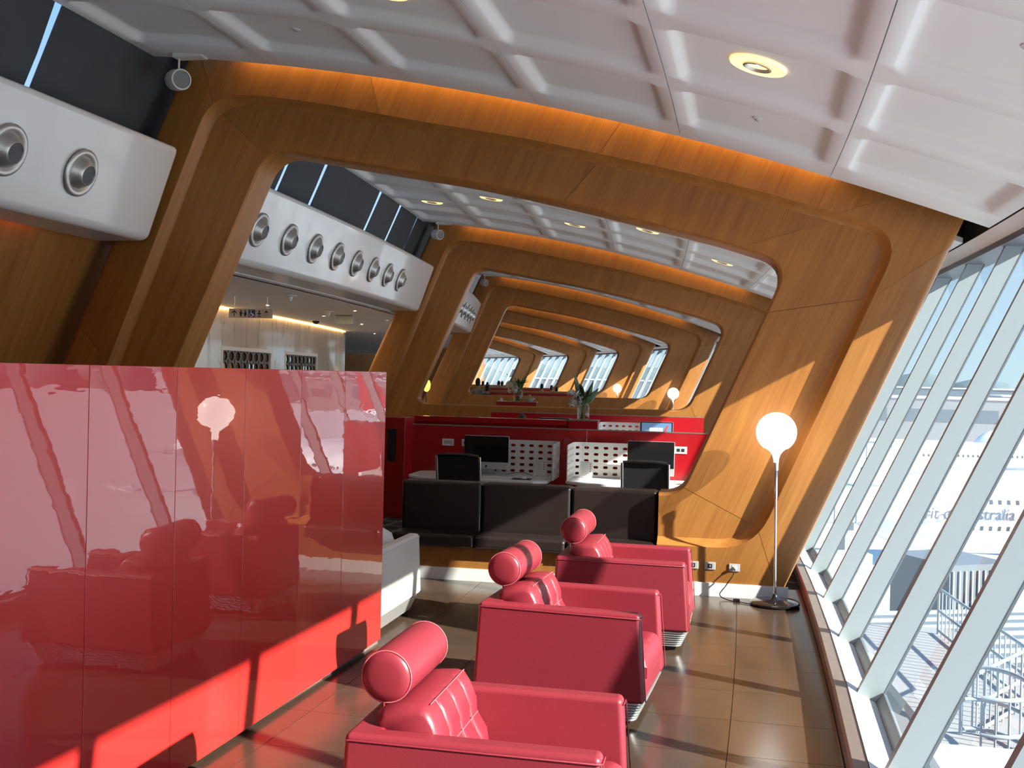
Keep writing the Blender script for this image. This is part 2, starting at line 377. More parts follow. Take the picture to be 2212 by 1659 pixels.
# roof deck above, so that no daylight falls through the cove gaps
mb = MB(); us = list(np.linspace(-6.4, 2.1, 14)); _, rs = strip_uv(mb, -14.3, END, [(u, prof(u) + 0.45) for u in us] + [(u, prof(u) + 0.6) for u in us[::-1]], 1.5)
mb.rings(rs); mb.build('roof_deck', CEIL, ceiling)
# low corridor ceiling
slab('corridor_ceiling', -14.2, 10.5, -10.6, -7.05, 3.27, 3.40, CEIL, ceiling); slab('corridor_ceiling', 10.5, END, -10.6, -6.85, 3.27, 3.40, CEIL, ceiling)
slab('sky_light_stop', -14.2, 34, -7.06, -7.0, 3.27, 4.1, CEIL, ceiling)  # unseen closing piece, added to keep sky light from leaking in

# ------------------------------------------------------------------ timber frames
def line_top(a, b, tops):
    """where the line u=a+b z meets the top curve"""
    tu = [t[0] for t in tops]; tz = [t[1] for t in tops]
    best = min(np.linspace(tu[0] - 0.6, tu[-1] + 0.6, 4000), key=lambda u: abs(u - (a + b * np.interp(u, tu, tz))))
    return (float(best), float(np.interp(best, tu, tz)))
def fillet(c, d0, d1, r, n):
    """quadratic corner: c corner, d0 towards previous point, d1 towards next point"""
    p0 = (c[0] + d0[0] * r, c[1] + d0[1] * r); p2 = (c[0] + d1[0] * r, c[1] + d1[1] * r)
    return [((1-t)**2*p0[0] + 2*t*(1-t)*c[0] + t*t*p2[0], (1-t)**2*p0[1] + 2*t*(1-t)*c[1] + t*t*p2[1]) for t in np.linspace(0, 1, n)]
def outline(L, Rr, tops, zb, r, xcut, open_left, rb=None):
    nrm = lambda v: (v[0] / math.hypot(*v), v[1] / math.hypot(*v))
    tu = [t[0] for t in tops]; tz = [t[1] for t in tops]
    tr = line_top(Rr[0], Rr[1], tops); tl = line_top(L[0], L[1], tops)
    br = (Rr[0] + Rr[1] * zb, zb); bl = (L[0] + L[1] * zb, zb)
    up = nrm((Rr[1], 1)); upl = nrm((L[1], 1))
    zat = lambda u: float(np.interp(u, tu, tz))
    tdr = nrm((-0.3, zat(tr[0] - 0.3) - tr[1])); tdl = nrm((0.3, zat(tl[0] + 0.3) - tl[1]))
    lerp = lambda p, q, n: [(p[0] + (q[0] - p[0]) * t, p[1] + (q[1] - p[1]) * t) for t in np.linspace(0, 1, n)]
    pts = []
    c = fillet(br, (-1, 0), up, rb or r, 8)
    pts += lerp((xcut, zb), c[0], 6)[:-1]; pts += c
    c2 = fillet(tr, (-up[0], -up[1]), tdr, r, 8)
    pts += lerp(c[-1], c2[0], 10)[1:-1]; pts += c2
    c3 = fillet(tl, tdl, (-upl[0], -upl[1]), r, 8)
    for t in np.linspace(0, 1, 26)[1:-1]:
        u = c2[-1][0] + (c3[0][0] - c2[-1][0]) * t; z = zat(u)
        pts.append((u, z + (c2[-1][1] - zat(c2[-1][0])) * (1 - t) + (c3[0][1] - zat(c3[0][0])) * t))
    pts += c3
    if open_left:
        pts += lerp(c3[-1], (L[0], 0.0), 12)[1:]
    else:
        c4 = fillet(bl, upl, (1, 0), r, 8)
        pts += lerp(c3[-1], c4[0], 10)[1:-1]; pts += c4; pts += lerp(c4[-1], (xcut, zb), 14)[1:-1]
    return pts
G_TOP = [(-6.6, 4.86), (-5.53, 4.78), (-5.12, 4.755), (-4.43, 4.65), (-3.47, 4.46), (-2.31, 4.25), (-1.21, 4.0), (-0.36, 3.785), (0.47, 3.545), (0.79, 3.44), (1.4, 3.22)]
I_TOP = [(-6.0, 4.32), (-4.89, 4.20), (-4.46, 4.125), (-3.97, 4.04), (-3.02, 3.88), (-2.48, 3.765), (-1.9, 3.63), (-1.15, 3.44), (-0.77, 3.34), (-0.52, 3.275), (-0.19, 3.17), (0.6, 2.9)]
O_TOP = [(u, prof(u) + 0.30) for u in np.linspace(-6.6, 2.4, 20)]
def frame_parts(root, zi, open_left, skirt):
    xc = -1.04 if open_left else -3.0
    O = outline((-8.18, LEAN), (0.085, LEAN), O_TOP, 0.0, 0.02, xc, open_left)
    G = outline((-7.56, 0.40), (-0.345, 0.425), G_TOP, 0.45, 0.34, xc, open_left)
    Pn = outline((-7.475, 0.40), (-0.42, 0.425), [(u, z - 0.078) for u, z in G_TOP], 0.515, 0.31, xc, open_left)
    I = outline((-6.90, 0.433), (-1.24, 0.433), I_TOP, zi, 0.27, xc, open_left, 0.17 if open_left else None)
    I2 = outline((-6.925, 0.433), (-1.215, 0.433), [(u, z + 0.025) for u, z in I_TOP], zi - 0.025, 0.28, xc, open_left, 0.18 if open_left else None)
    mid = lambda A, B, t: [(a[0] + (b[0] - a[0]) * t, a[1] + (b[1] - a[1]) * t) for a, b in zip(A, B)]
    Y = lambda A, y: [(p[0], y, p[1]) for p in A]
    n = len(O); cl = not open_left
    # core behind the veneer
    mb = MB()
    mb.rings([Y(O, 0.09), Y(mid(O, G, .15), 0.014), Y(G, 0.012), Y(mid(G, Pn, .5), 0.080), Y(Pn, 0.117), Y(I2, 0.117), Y(I2, 0.50), Y(mid(O, O, 0), 0.50), Y(O, 0.09)], closed=cl, cap=False)
    if open_left:
        for i in (0, n - 1):
            q = [(O[i][0], 0.012, O[i][1]), (G[i][0], 0.012, G[i][1]), (Pn[i][0], 0.117, Pn[i][1]), (I2[i][0], 0.117, I2[i][1]), (I2[i][0], 0.5, I2[i][1]), (O[i][0], 0.5, O[i][1])]
            mb.add(q, [tuple(range(6))])
    mb.build('core', WOOD, root, smooth=40)
    # veneer segments (joints where the photograph shows them)
    cuts = [0, 10, 20, 29, 38, 47, 57, 66, 74] + ([] if cl else [n - 1])
    if cl: cuts = cuts + [88, n]
    cuts = sorted(set(min(c, n if cl else n - 1) for c in cuts))
    def seg(name, rings_, smooth=40):
        for a, b in zip(cuts[:-1], cuts[1:]):
            if b - a < 1: continue
            rr = []
            for r in rings_:
                q = [r[i % n] for i in range(a, b + 1)]
                def sh(p, t, d=0.0022):
                    v = Vector(t) - Vector(p); L_ = v.length
                    return tuple(Vector(p) + v * (min(d / L_, 0.4) if L_ > 1e-6 else 0))
                q[0], q[-1] = sh(q[0], q[1]), sh(q[-1], q[-2]); rr.append(q)
            m_ = MB(); m_.rings(rr, closed=False); m_.build(name, WOOD, root, smooth=smooth)
    seg('outer_veneer', [Y(O, 0.50), Y(O, 0.07), Y(mid(O, G, .035), 0.030), Y(mid(O, G, .085), 0.007), Y(mid(O, G, .14), 0.0), Y(G, 0.0)], 60)
    m_ = MB(); m_.rings([Y(G, 0.0), Y(mid(G, Pn, .16), 0.020), Y(mid(G, Pn, .36), 0.048), Y(mid(G, Pn, .6), 0.078), Y(mid(G, Pn, .85), 0.097), Y(Pn, 0.105)], closed=cl, cap=False)
    m_.build('curved_moulding', WOOD, root, smooth=60)
    seg('inner_veneer', [Y(Pn, 0.105), Y(mid(Pn, I2, .999), 0.105)])
    m_ = MB(); m_.rings([Y(I2, 0.105), Y(mid(I2, I, .7), 0.120), Y(I, 0.145), Y(I, 0.49), Y(I2, 0.505), Y(O, 0.505)], closed=cl, cap=False); m_.build('opening_reveal', WOOD, root, smooth=50)
    # white skirting
    x0, x1 = skirt
    MB().box(x0, x1, -0.012, 0.0, 0.0, 0.125).build('skirting', MARBLE_SK, root)
FL = ['nearest wood portal frame with the dark sofa set into its base', 'second wood portal frame, standing behind the computer desks', 'third wood portal frame, seen through the second one',
      'fourth wood portal frame, deep in the row', 'fifth wood portal frame, deep in the row before the last', 'last and smallest wood portal frame at the far end of the row']
frames = []
for i, s in enumerate(RIBS):
    if i == 0:
        r = thing('timber_portal_frame', FL[0], 'portal frame', s, 0, 0, 0, 'wood portal frames'); frame_parts(r, 0.92, True, (-1.04, 0.16))
    elif i == 1:
        r = thing('timber_portal_frame', FL[1], 'portal frame', s, 0, 0, 0, 'wood portal frames'); frame_parts(r, 1.35, False, (-7.9, 0.10))
    else:
        r = copy_tree(frames[1]); r.location = P(s, 0, 0); r.rotation_euler = (0, 0, TH(s)); r['label'] = FL[i]
    frames.append(r)
# cove tubes in the gap between ceiling and frame
for i, s in enumerate(RIBS):
    o = thing('cove_light', ['orange cove light above the nearest frame', 'orange cove light above the second frame', 'orange cove light above the third frame', 'orange cove light above the fourth frame', 'orange cove light above the fifth frame', 'orange cove light above the last frame'][i], 'cove light', s, 0, 0, 0, 'cove lights over the frames')
    us = list(np.linspace(-5.3, 0.5, 16))
    MB().tube([(u, -0.10, prof(u) + 0.14) for u in us], 0.012, 8).build('tube', COVE, o, smooth=60)
    MB().rings([[(u, -0.18, prof(u) + 0.11), (u, -0.05, prof(u) + 0.17), (u, -0.05, prof(u) + 0.19), (u, -0.18, prof(u) + 0.13)] for u in np.linspace(-5.4, 0.6, 16)]).build('tray', PLASTIC, o)

# ------------------------------------------------------------------ inclined window wall
FIN0, FIN_P = 5.45, 1.45
UI = lambda z: 0.405 + 0.457 * z
GD = 0.155
fin_me = None
def fin_mesh():
    mb = MB(); z0, z1 = -0.12, 3.30; t = 0.032
    mb.hexa([(UI(z0), -t, z0), (UI(z0) + GD, -t, z0), (UI(z0) + GD, t, z0), (UI(z0), t, z0), (UI(z1), -t, z1), (UI(z1) + GD, -t, z1), (UI(z1) + GD, t, z1), (UI(z1), t, z1)])
    me = mb.mesh('mullion'); me.materials.append(ALU); return me
def cap_mesh():
    mb = MB(); z0, z1 = -0.12, 3.30; t = 0.0345; a, b = GD - 0.004, GD + 0.010
    mb.hexa([(UI(z0) + a, -t, z0), (UI(z0) + b, -t, z0), (UI(z0) + b, t, z0), (UI(z0) + a, t, z0), (UI(z1) + a, -t, z1), (UI(z1) + b, -t, z1), (UI(z1) + b, t, z1), (UI(z1) + a, t, z1)])
    me = mb.mesh('glazing_bar'); me.materials.append(ALU_D); return me
FIN_ME, CAP_ME = fin_mesh(), cap_mesh()
wbounds = [-14.2] + [r + 0.27 for r in RIBS] + [END]
for bi in range(7):
    w = struct('window_%d' % (bi + 1))
    a, b = wbounds[bi], wbounds[bi + 1]
    ks = [k for k in range(-20, 70) if a - 1e-6 <= FIN0 + FIN_P * k < b]
    edges = [a] + [FIN0 + FIN_P * k for k in ks] + [b]
    for k in ks:
        s = FIN0 + FIN_P * k
        for nm, me in (('mullion', FIN_ME), ('glazing_bar', CAP_ME)):
            o = link(nm, me, w); o.location = P(s, 0, 0); o.rotation_euler = (0, 0, TH(s))
    for e0, e1 in zip(edges[:-1], edges[1:]):
        if e1 - e0 < 0.1: continue
        g = GD - 0.006; z0, z1 = -0.02, 3.22
        mb = MB(); rs = [[P(s, UI(z0) + g, z0), P(s, UI(z0) + g + 0.012, z0), P(s, UI(z1) + g + 0.012, z1), P(s, UI(z1) + g, z1)] for s in (e0 + 0.005, e1 - 0.005)]
        mb.rings(rs); mb.build('glass_pane', GLASS, w)
        mb = MB(); rs = [[P(s, 0.395, 0.122), P(s, 0.56, 0.045), P(s, 0.56, -0.1), P(s, 0.395, -0.1)] for s in (e0 + 0.004, e1 - 0.004)]
        mb.rings(rs); mb.build('sill', SILL, w)
        mb = MB(); rs = [[P(s, 0.545, 0.03), P(s, 0.60, 0.11), P(s, 0.62, 0.10), P(s, 0.58, 0.0)] for s in (e0 + 0.034, e1 - 0.034)]
        mb.rings(rs); mb.build('bottom_bead', ALU_D, w)
        mb = MB(); rs = [[P(s, 0.305, 0.0), P(s, 0.305, 0.10), P(s, 0.32, 0.115), P(s, 0.393, 0.115), P(s, 0.393, 0.0)] for s in (e0 + 0.003, e1 - 0.003)]
        mb.rings(rs); mb.build('kerb_stone', KERB, w)
    mb = MB(); _, rs = strip_uv(mb, a, b, [(1.82, 3.20), (2.10, 3.20), (2.40, 3.95), (1.90, 3.95)]); mb.rings(rs); mb.build('head_beam', ALU_D, w)
    mb = MB(); _, rs = strip_uv(mb, a, b, [(1.74, 3.345), (1.86, 3.22), (1.88, 3.24), (1.76, 3.36)]); mb.rings(rs); mb.build('ceiling_trim', CEIL, w)

# ------------------------------------------------------------------ left side: bulkheads with jet nozzles, blinds, timber wall
def bulk_parts(root, s0, s1, sref):
    n = 10; rs = []
    loc = lambda s, u, z: (Matrix.Rotation(-TH(sref), 4, 'Z') @ (P(s, u, z) - P(sref, 0, 0)))
    for i in range(n + 1):
        s = s0 + (s1 - s0) * i / n
        rs.append([loc(s, -5.90, 4.22), loc(s, -6.23, 3.27), loc(s, -6.84, 3.27), loc(s, -6.80, 4.22)])
    MB().rings(rs).build('casing', WHITE_GLOSS, root, bevel=0.075, seg=5)
def jet_mesh():
    out = {}
    m1 = MB().lathe([(0.13, 0.0), (0.205, 0.0), (0.218, 0.010), (0.214, 0.022), (0.195, 0.030), (0.165, 0.026), (0.150, 0.012), (0.13, 0.005)], 36, axis='x').mesh('flange', 50)
    m2 = MB().lathe([(0.152, 0.010), (0.140, 0.030), (0.105, 0.072), (0.094, 0.090), (0.086, 0.093), (0.080, 0.08)], 36, axis='x').mesh('cone', 50)
    m3 = MB().lathe([(0.0005, 0.084), (0.084, 0.084), (0.084, 0.07)], 28, axis='x').mesh('throat', 50)
    for m_, mt in ((m1, SATIN), (m2, SATIN), (m3, DARKHOLE)): m_.materials.append(mt)
    return m1, m2, m3
JET = jet_mesh()
jn = 0
ordn = ['nearest', 'second', 'third', 'fourth', 'fifth', 'sixth', 'seventh', 'eighth', 'ninth', 'tenth']
BULK_L = ['white bulkhead with round air jets, nearest, at the upper left edge', 'white bulkhead with a row of round air jets beyond the nearest frame', 'small white bulkhead end seen through the second frame']
for bi in range(3):
    s0, s1 = BAYS[bi]; a, b = s0 + 0.15, s1 - 0.12
    r = thing('air_bulkhead', BULK_L[bi], 'bulkhead', (a + b) / 2, 0, 0, 0, 'white air bulkheads'); bulk_parts(r, a, b, (a + b) / 2)
    js = [8.42, 7.41, 6.40, 5.39][::-1] if bi == 0 else ([12.28 + 1.006 * k for k in range(8)] if bi == 1 else [26.5 + 1.02 * k for k in range(6)])
    for q, s in enumerate(js):
        z = 3.70; u = -6.23 + (z - 3.27) * (0.33 / 0.95)
        where = ['bulkhead at the upper left', 'bulkhead beyond the nearest frame', 'small bulkhead through the second frame'][bi]
        if bi == 0: lab = ['air jet hidden above the left edge, third before the frame' , 'air jet off the left edge', 'larger round metal air jet at the left edge of the photo', 'round metal air jet nearest the corner of the upper left bulkhead'][q]
        else: lab = '%s round air jet from the left on the %s' % (['first', 'second', 'third', 'fourth', 'fifth', 'sixth', 'seventh', 'last'][q if q < len(js) - 1 else 7], where)
        if bi == 0 and q < 2: continue
        j = thing('air_jet', lab, 'air jet', s, u + 0.003, z, 0, 'air jets')
        j.rotation_euler = (0, rad(19), TH(s))
        for nm, me in zip(('flange', 'cone', 'throat'), JET): link(nm, me, j)
# dark blinds of the clerestory, with slits of sky between them
wl = struct('window_8')
BL = lambda z: -6.20 + LEAN * (z - 5.1)
gaps = [(8.2, 0.14), (5.1, 0.10), (2.3, .10), (13.8, .17), (15.15, 0.19), (18.15, 0.22), (19.7, 0.22), (21.3, .14), (27.0, .1), (30.2, .1)]
ed = [-14.2]
for g, wd in sorted(gaps): ed += [g - wd / 2, g + wd / 2]
ed.append(34.0)
for i in range(0, len(ed), 2):
    e0, e1 = ed[i], ed[i + 1]; mb = MB(); rs = []
    n = max(2, int((e1 - e0) / 0.5)); 
    for k in range(n + 1):
        t = k / n; s = e0 + (e1 - e0) * t; bow = 0.03 * math.sin(t * 9) + 0.02 * math.sin(t * math.pi)
        row = []
        for z in (3.9, 4.3, 4.7, 5.1, 5.3):
            ss = s
            if k in (0, n): ss = s + (0.05 * math.sin((z - 3.9) / 1.4 * math.pi)) * (1 if k == n else 0) - 0.0
            row.append(P(ss, BL(z) + bow, z))
        row += [p + Vector((-0.012, 0, 0)) for p in row[::-1]]
        rs.append(row)
    mb.rings(rs); mb.build('roller_blind', BLIND, wl, smooth=50)
slab('bulkhead_top', -14.2, END, -7.06, -6.3, 3.98, 4.02, BLIND, wl)
slab('rear_upstand', 34.0, END, -6.9, -6.75, 3.27, 5.6, CEIL, wl)
# timber wall to the left of the seating bay, leaning like the frames
lw = struct('wall_left')
n_pl = 18
for k in range(n_pl):
    e0 = -14.2 + (10.5 + 14.2) * k / n_pl; e1 = -14.2 + (10.5 + 14.2) * (k + 1) / n_pl - 0.004
    mb = MB(); rs = [[P(s, -8.38, 0), P(s, -8.38 + LEAN * 3.5, 3.5), P(s, -8.46 + LEAN * 3.5, 3.5), P(s, -8.46, 0)] for s in (e0, e1)]
    mb.rings(rs); mb.build('timber_panel', WOOD, lw)
cl_ = thing('cove_light', 'red orange cove light behind the upper left bulkhead', 'cove light', 4, 0, 0, 0)
inv = Matrix.Rotation(-TH(4), 4, 'Z')
MB().tube([inv @ (P(s, -6.885, 3.38) - P(4, 0, 0)) for s in np.linspace(-2, 9.0, 14)], 0.014, 8).build('tube', COVE_R, cl_, smooth=60)

# corridor wall of marble with two patterned doors
wc = struct('wall_corridor')
slabs = [(-14.2, 10.3), (10.3, 14.0), (14.0, 18.0), (18.0, 21.5), (25.1, 26.3), (30.0, 34.6)]
for e0, e1 in slabs:
    slab('marble_slab', e0 + .003, e1 - .003, -10.5, -10.3, 0, 3.27, MARBLE, wc)
for e0, e1 in ((21.5, 25.1), (26.3, 30.0)):
    slab('marble_lintel', e0 + .003, e1 - .003, -10.5, -10.3, 2.45, 3.27, MARBLE, wc)
slab('end_return', 34.6, 34.75, -16, -10.3, 0, 3.27, MARBLE, wc)
slab('far_wall', 34.8, END, -16.2, -16, 0, 3.4, CEIL, wc)
slab('far_corridor_ceiling', 34.8, END, -16, -10.6, 3.27, 3.4, CEIL, wc)
slab('far_floor', 34.8, END, -16, -10.6, -0.1, 0, CARPET, wc)
DOORM = mat('bronze_door_screen', (0.10, 0.095, 0.085), 0.4); DOORG = mat('dark_door_glass', (0.035, 0.022, 0.02), 0.03, coat=1.0)
def oval_screen(name, e0, e1, u, z0, z1, parent):
    mb = MB(); nc = max(2, round((e1 - e0) / 0.42)); cw_ = (e1 - e0) / nc; ch_ = 0.235; z = z1; r = 0; N = 16
    while z - ch_ > z0 + 0.9:
        for c in range(nc):
            a0, a1, zt, zb = e0 + c * cw_, e0 + (c + 1) * cw_, z, z - ch_; cs, cz = (a0 + a1) / 2, (zt + zb) / 2; inn, out = [], []
            for k in range(N):
                t = 2 * math.pi * (k + .5) / N; x_, y_ = math.cos(t), math.sin(t); inn.append(P(cs + cw_ * .36 * x_, u, cz + ch_ * .42 * y_))
                m_ = min(cw_ / 2 / abs(x_), ch_ / 2 / abs(y_)); out.append(P(cs + x_ * m_, u, cz + y_ * m_))
            cor = [P(a1, u, zt), P(a0, u, zt), P(a0, u, zb), P(a1, u, zb)]
            mb.add(inn + out + cor, [(k, (k + 1) % N, N + (k + 1) % N, N + k) for k in range(N)] + [(N + 1 + 4 * m - 0, 2 * N + m, N + 2 + 4 * m) for m in range(4)])
        z -= ch_
    mb.add([P(e0, u, z0), P(e1, u, z0), P(e1, u, z), P(e0, u, z)], [(0, 1, 2, 3)])
    o = mb.build(name, DOORM, parent); md = o.modifiers.new('thick', 'SOLIDIFY'); md.thickness = 0.012; md.offset = 0; return o
for i, (e0, e1) in enumerate(((21.5, 25.1), (26.3, 30.0))):
    d = struct('door_%d' % (i + 1)); sm = (e0 + e1) / 2
    slab('door_glass', e0 + 0.1, sm - 0.01, -10.38, -10.35, 0, 2.38, DOORG, d); slab('door_glass', sm + 0.01, e1 - 0.1, -10.38, -10.35, 0, 2.38, DOORG, d)
    oval_screen('oval_screen', e0 + 0.1, sm - 0.01, -10.335, 0, 2.38, d); oval_screen('oval_screen', sm + 0.01, e1 - 0.1, -10.335, 0, 2.38, d)
    slab('door_frame', e0, e1, -10.45, -10.29, 2.38, 2.46, PLASTIC, d)
    slab('door_frame', e0, e0 + .09, -10.45, -10.29, 0, 2.38, PLASTIC, d); slab('door_frame', e1 - .09, e1, -10.45, -10.29, 0, 2.38, PLASTIC, d)
    for sg in (-1, 1): MB().tube([P(sm + sg * 0.14, -10.24, 1.0), P(sm + sg * 0.14, -10.24, 2.1)], 0.02, 8).build('pull_handle', CHROME, d, smooth=60)
cw = thing('cove_light', 'warm cove light along the top of the marble corridor wall', 'cove light', 28, -10.2, 3.2, 0)
inv = Matrix.Rotation(-TH(28), 4, 'Z')
MB().tube([inv @ (P(s, -10.26, 3.245) - P(28, -10.2, 3.2)) for s in np.linspace(12, 34.4, 20)], 0.014, 8).build('tube', COVE_W, cw, smooth=60)
# closing walls behind the camera and at the far end
wbk = struct('wall_back')
for k in range(8):
    u0 = -10.5 + k * 1.6
    MB().hexa([P(-14.3, u0, 0), P(-14.3, u0 + 1.595, 0), P(-14.2, u0 + 1.595, 0), P(-14.2, u0, 0), P(-14.3, u0, 5.6), P(-14.3, u0 + 1.595, 5.6), P(-14.2, u0 + 1.595, 5.6), P(-14.2, u0, 5.6)]).build('timber_panel', WOOD, wbk)
wfar = struct('wall_far')
for k in range(10):
    u0 = -16.2 + k * 1.9
    MB().hexa([P(END, u0, 0), P(END, u0 + 1.895, 0), P(END + .1, u0 + 1.895, 0), P(END + .1, u0, 0), P(END, u0, 5.6), P(END, u0 + 1.895, 5.6), P(END + .1, u0 + 1.895, 5.6), P(END + .1, u0, 5.6)]).build('timber_panel', WOOD, wfar)

LENSG = mat('spotlight_lens_grey', (0.20, 0.21, 0.22), 0.3)
# ------------------------------------------------------------------ ceiling fittings
def dl_parts():
    a = MB().lathe([(0.085, -0.002), (0.19, -0.002), (0.195, -0.010), (0.188, -0.020), (0.095, -0.016), (0.085, -0.010)], 40).mesh('glow_ring', 50); a.materials.append(DLRING)
    b = MB().lathe([(0.098, -0.014), (0.098, -0.026), (0.086, -0.030), (0.078, -0.024), (0.06, 0.02), (0.0005, 0.03)], 32, cap=False).mesh('reflector', 50); b.materials.append(SATIN)
    c = MB().lathe([(0.0005, -0.012), (0.018, -0.010), (0.024, 0.0), (0.018, 0.02), (0.0005, 0.024)], 16).mesh('bulb', 60); c.materials.append(DLBULB)
    return a, b, c
DL = dl_parts()
def on_ceiling(o, s, u, rec=0.085):
    o.location = P(s, u, prof(u) + rec)
    o.rotation_euler = Matrix(((1, 0, 0), (0, 1, 0), (0, 0, 1))).to_euler()
    o.rotation_euler = (Matrix.Rotation(TH(s), 3, 'Z') @ Matrix.Rotation(-math.atan(slope(u)), 3, 'Y')).to_euler()
spots = []
for bi in range(4):
    s0, s1 = BAYS[bi]; rows = coffer_rows(s0, s1)
    for ri, c in enumerate(rows):
        if ri == 0 or (bi >= 2 and ri > 4): continue
        for u in ([-0.245, -2.872, -5.5] if ri % 2 == 1 else [-1.557, -4.187]):
            spots.append((bi, ri, c, u))
DLAB = {(0, 1, -0.245): 'large round downlight in the ceiling at the upper right', (0, 1, -2.872): 'round downlight cut by the top edge of the photo',
        (1, 1, -5.5): 'round downlight through the nearest frame, leftmost of the row', (1, 2, -4.187): 'round downlight through the nearest frame, second from the left',
        (1, 1, -2.872): 'round downlight through the nearest frame, third from the left', (1, 2, -1.557): 'round downlight through the nearest frame, half hidden by its upper edge',
        (1, 1, -0.245): 'round downlight through the nearest frame, rightmost, near its upper right corner'}
for bi, ri, s, u in spots:
    lab = DLAB.get((bi, ri, u))
    if not lab: continue
    o = thing('downlight', lab, 'downlight', s, u, 3, 0, 'ceiling downlights'); on_ceiling(o, s, u)
    for nm, me in zip(('glow_ring', 'reflector', 'bulb'), DL): link(nm, me, o)
def sprink():
    a = MB().lathe([(0.0005, 0.0), (0.04, 0.0), (0.042, -0.006), (0.03, -0.012), (0.0005, -0.014)], 20).mesh('plate', 50); a.materials.append(PLASTIC)
    return a
SPK = sprink()
for s, u, lab in ((8.72, -0.24, 'small sprinkler cover in the ceiling below the large downlight'), (8.72, -4.19, 'small sprinkler cover in the ceiling at the upper left'), (5.7, 1.07, 'small sprinkler cover in the ceiling at the right edge of the photo'),
                  (20.8, -0.3, 'small sprinkler cover through the nearest frame, right'), (20.7, -2.8, 'small sprinkler cover through the nearest frame, middle')):
    o = thing('sprinkler', lab, 'sprinkler', s, u, 3, 0, 'sprinkler covers'); on_ceiling(o, s, u); link('plate', SPK, o)
    MB().lathe([(0.0005, -0.014), (0.016, -0.014), (0.016, -0.022), (0.0005, -0.022)], 14).build('cap', SATIN, o)
SPOT_L = ['white spotlight hanging in the upper left corner of the nearest frame', 'white spotlight hanging at the corner of the second frame', 'white spotlight hanging at the corner of the third frame']
for i in range(3):
    s = RIBS[i] - 0.36; o = thing('spotlight', SPOT_L[i], 'spotlight', s, -5.84, prof(-5.84) - 0.01, 0, 'white spotlights')
    MB().box(-0.02, 0.30, -0.07, 0.07, -0.035, 0.012).build('mount', PLASTIC, o, bevel=0.01)
    MB().tube([(0.02, 0, -0.03), (0.02, 0, -0.14)], 0.011, 8).build('stem', PLASTIC, o, smooth=60)
    MB().lathe([(0.0005, -0.13), (0.075, -0.13), (0.098, -0.11), (0.105, -0.05), (0.105, 0.06), (0.10, 0.075), (0.088, 0.078), (0.087, 0.06)], 32, axis='y', cap=False).build('can', PLASTIC, o, smooth=40, loc=(0.02, 0.0, -0.24), rot=(rad(-8), 0, rad(232)))
    MB().lathe([(0.0005, 0.070), (0.089, 0.070), (0.089, 0.06)], 28, axis='y').build('lens', LENSG, o, smooth=40, loc=(0.02, 0.0, -0.24), rot=(rad(-8), 0, rad(232)))

# ------------------------------------------------------------------ red lacquer partition
pr_ = thing('red_partition', 'tall glossy red lacquer partition at the left, made of upright panels', 'partition', 5.2, -2.86)
seams = [1.2, 1.85, 2.5, 3.17, 3.85, 4.53, 5.22, 5.94, 6.64, 7.46]
inv = lambda s0, u0: (lambda s, u, z: Matrix.Rotation(-TH(s0), 4, 'Z') @ (P(s, u, z) - P(s0, u0, 0)))
lc = inv(5.2, -2.86)
for a, b in zip(seams[:-1], seams[1:]):
    mb = MB(); g = 0.002
    mb.hexa([lc(a + g, -2.90, 0.03), lc(a + g, -2.86, 0.03), lc(b - g, -2.86, 0.03), lc(b - g, -2.90, 0.03), lc(a + g, -2.90, 2.0), lc(a + g, -2.86, 2.0), lc(b - g, -2.86, 2.0), lc(b - g, -2.90, 2.0)])
    mb.build('panel', LACQUER, pr_, bevel=0.002, seg=2)
mb = MB(); mb.hexa([lc(1.2, -2.965, 0.03), lc(1.2, -2.905, 0.03), lc(7.445, -2.905, 0.03), lc(7.445, -2.965, 0.03), lc(1.2, -2.965, 1.99), lc(1.2, -2.905, 1.99), lc(7.445, -2.905, 1.99), lc(7.445, -2.965, 1.99)]); mb.build('backing', REDPANEL, pr_)
mb = MB(); mb.hexa([lc(1.2, -2.96, 0), lc(1.2, -2.875, 0), lc(7.44, -2.875, 0), lc(7.44, -2.96, 0), lc(1.2, -2.96, 0.029), lc(1.2, -2.875, 0.029), lc(7.44, -2.875, 0.029), lc(7.44, -2.96, 0.029)]); mb.build('plinth', KERB, pr_)

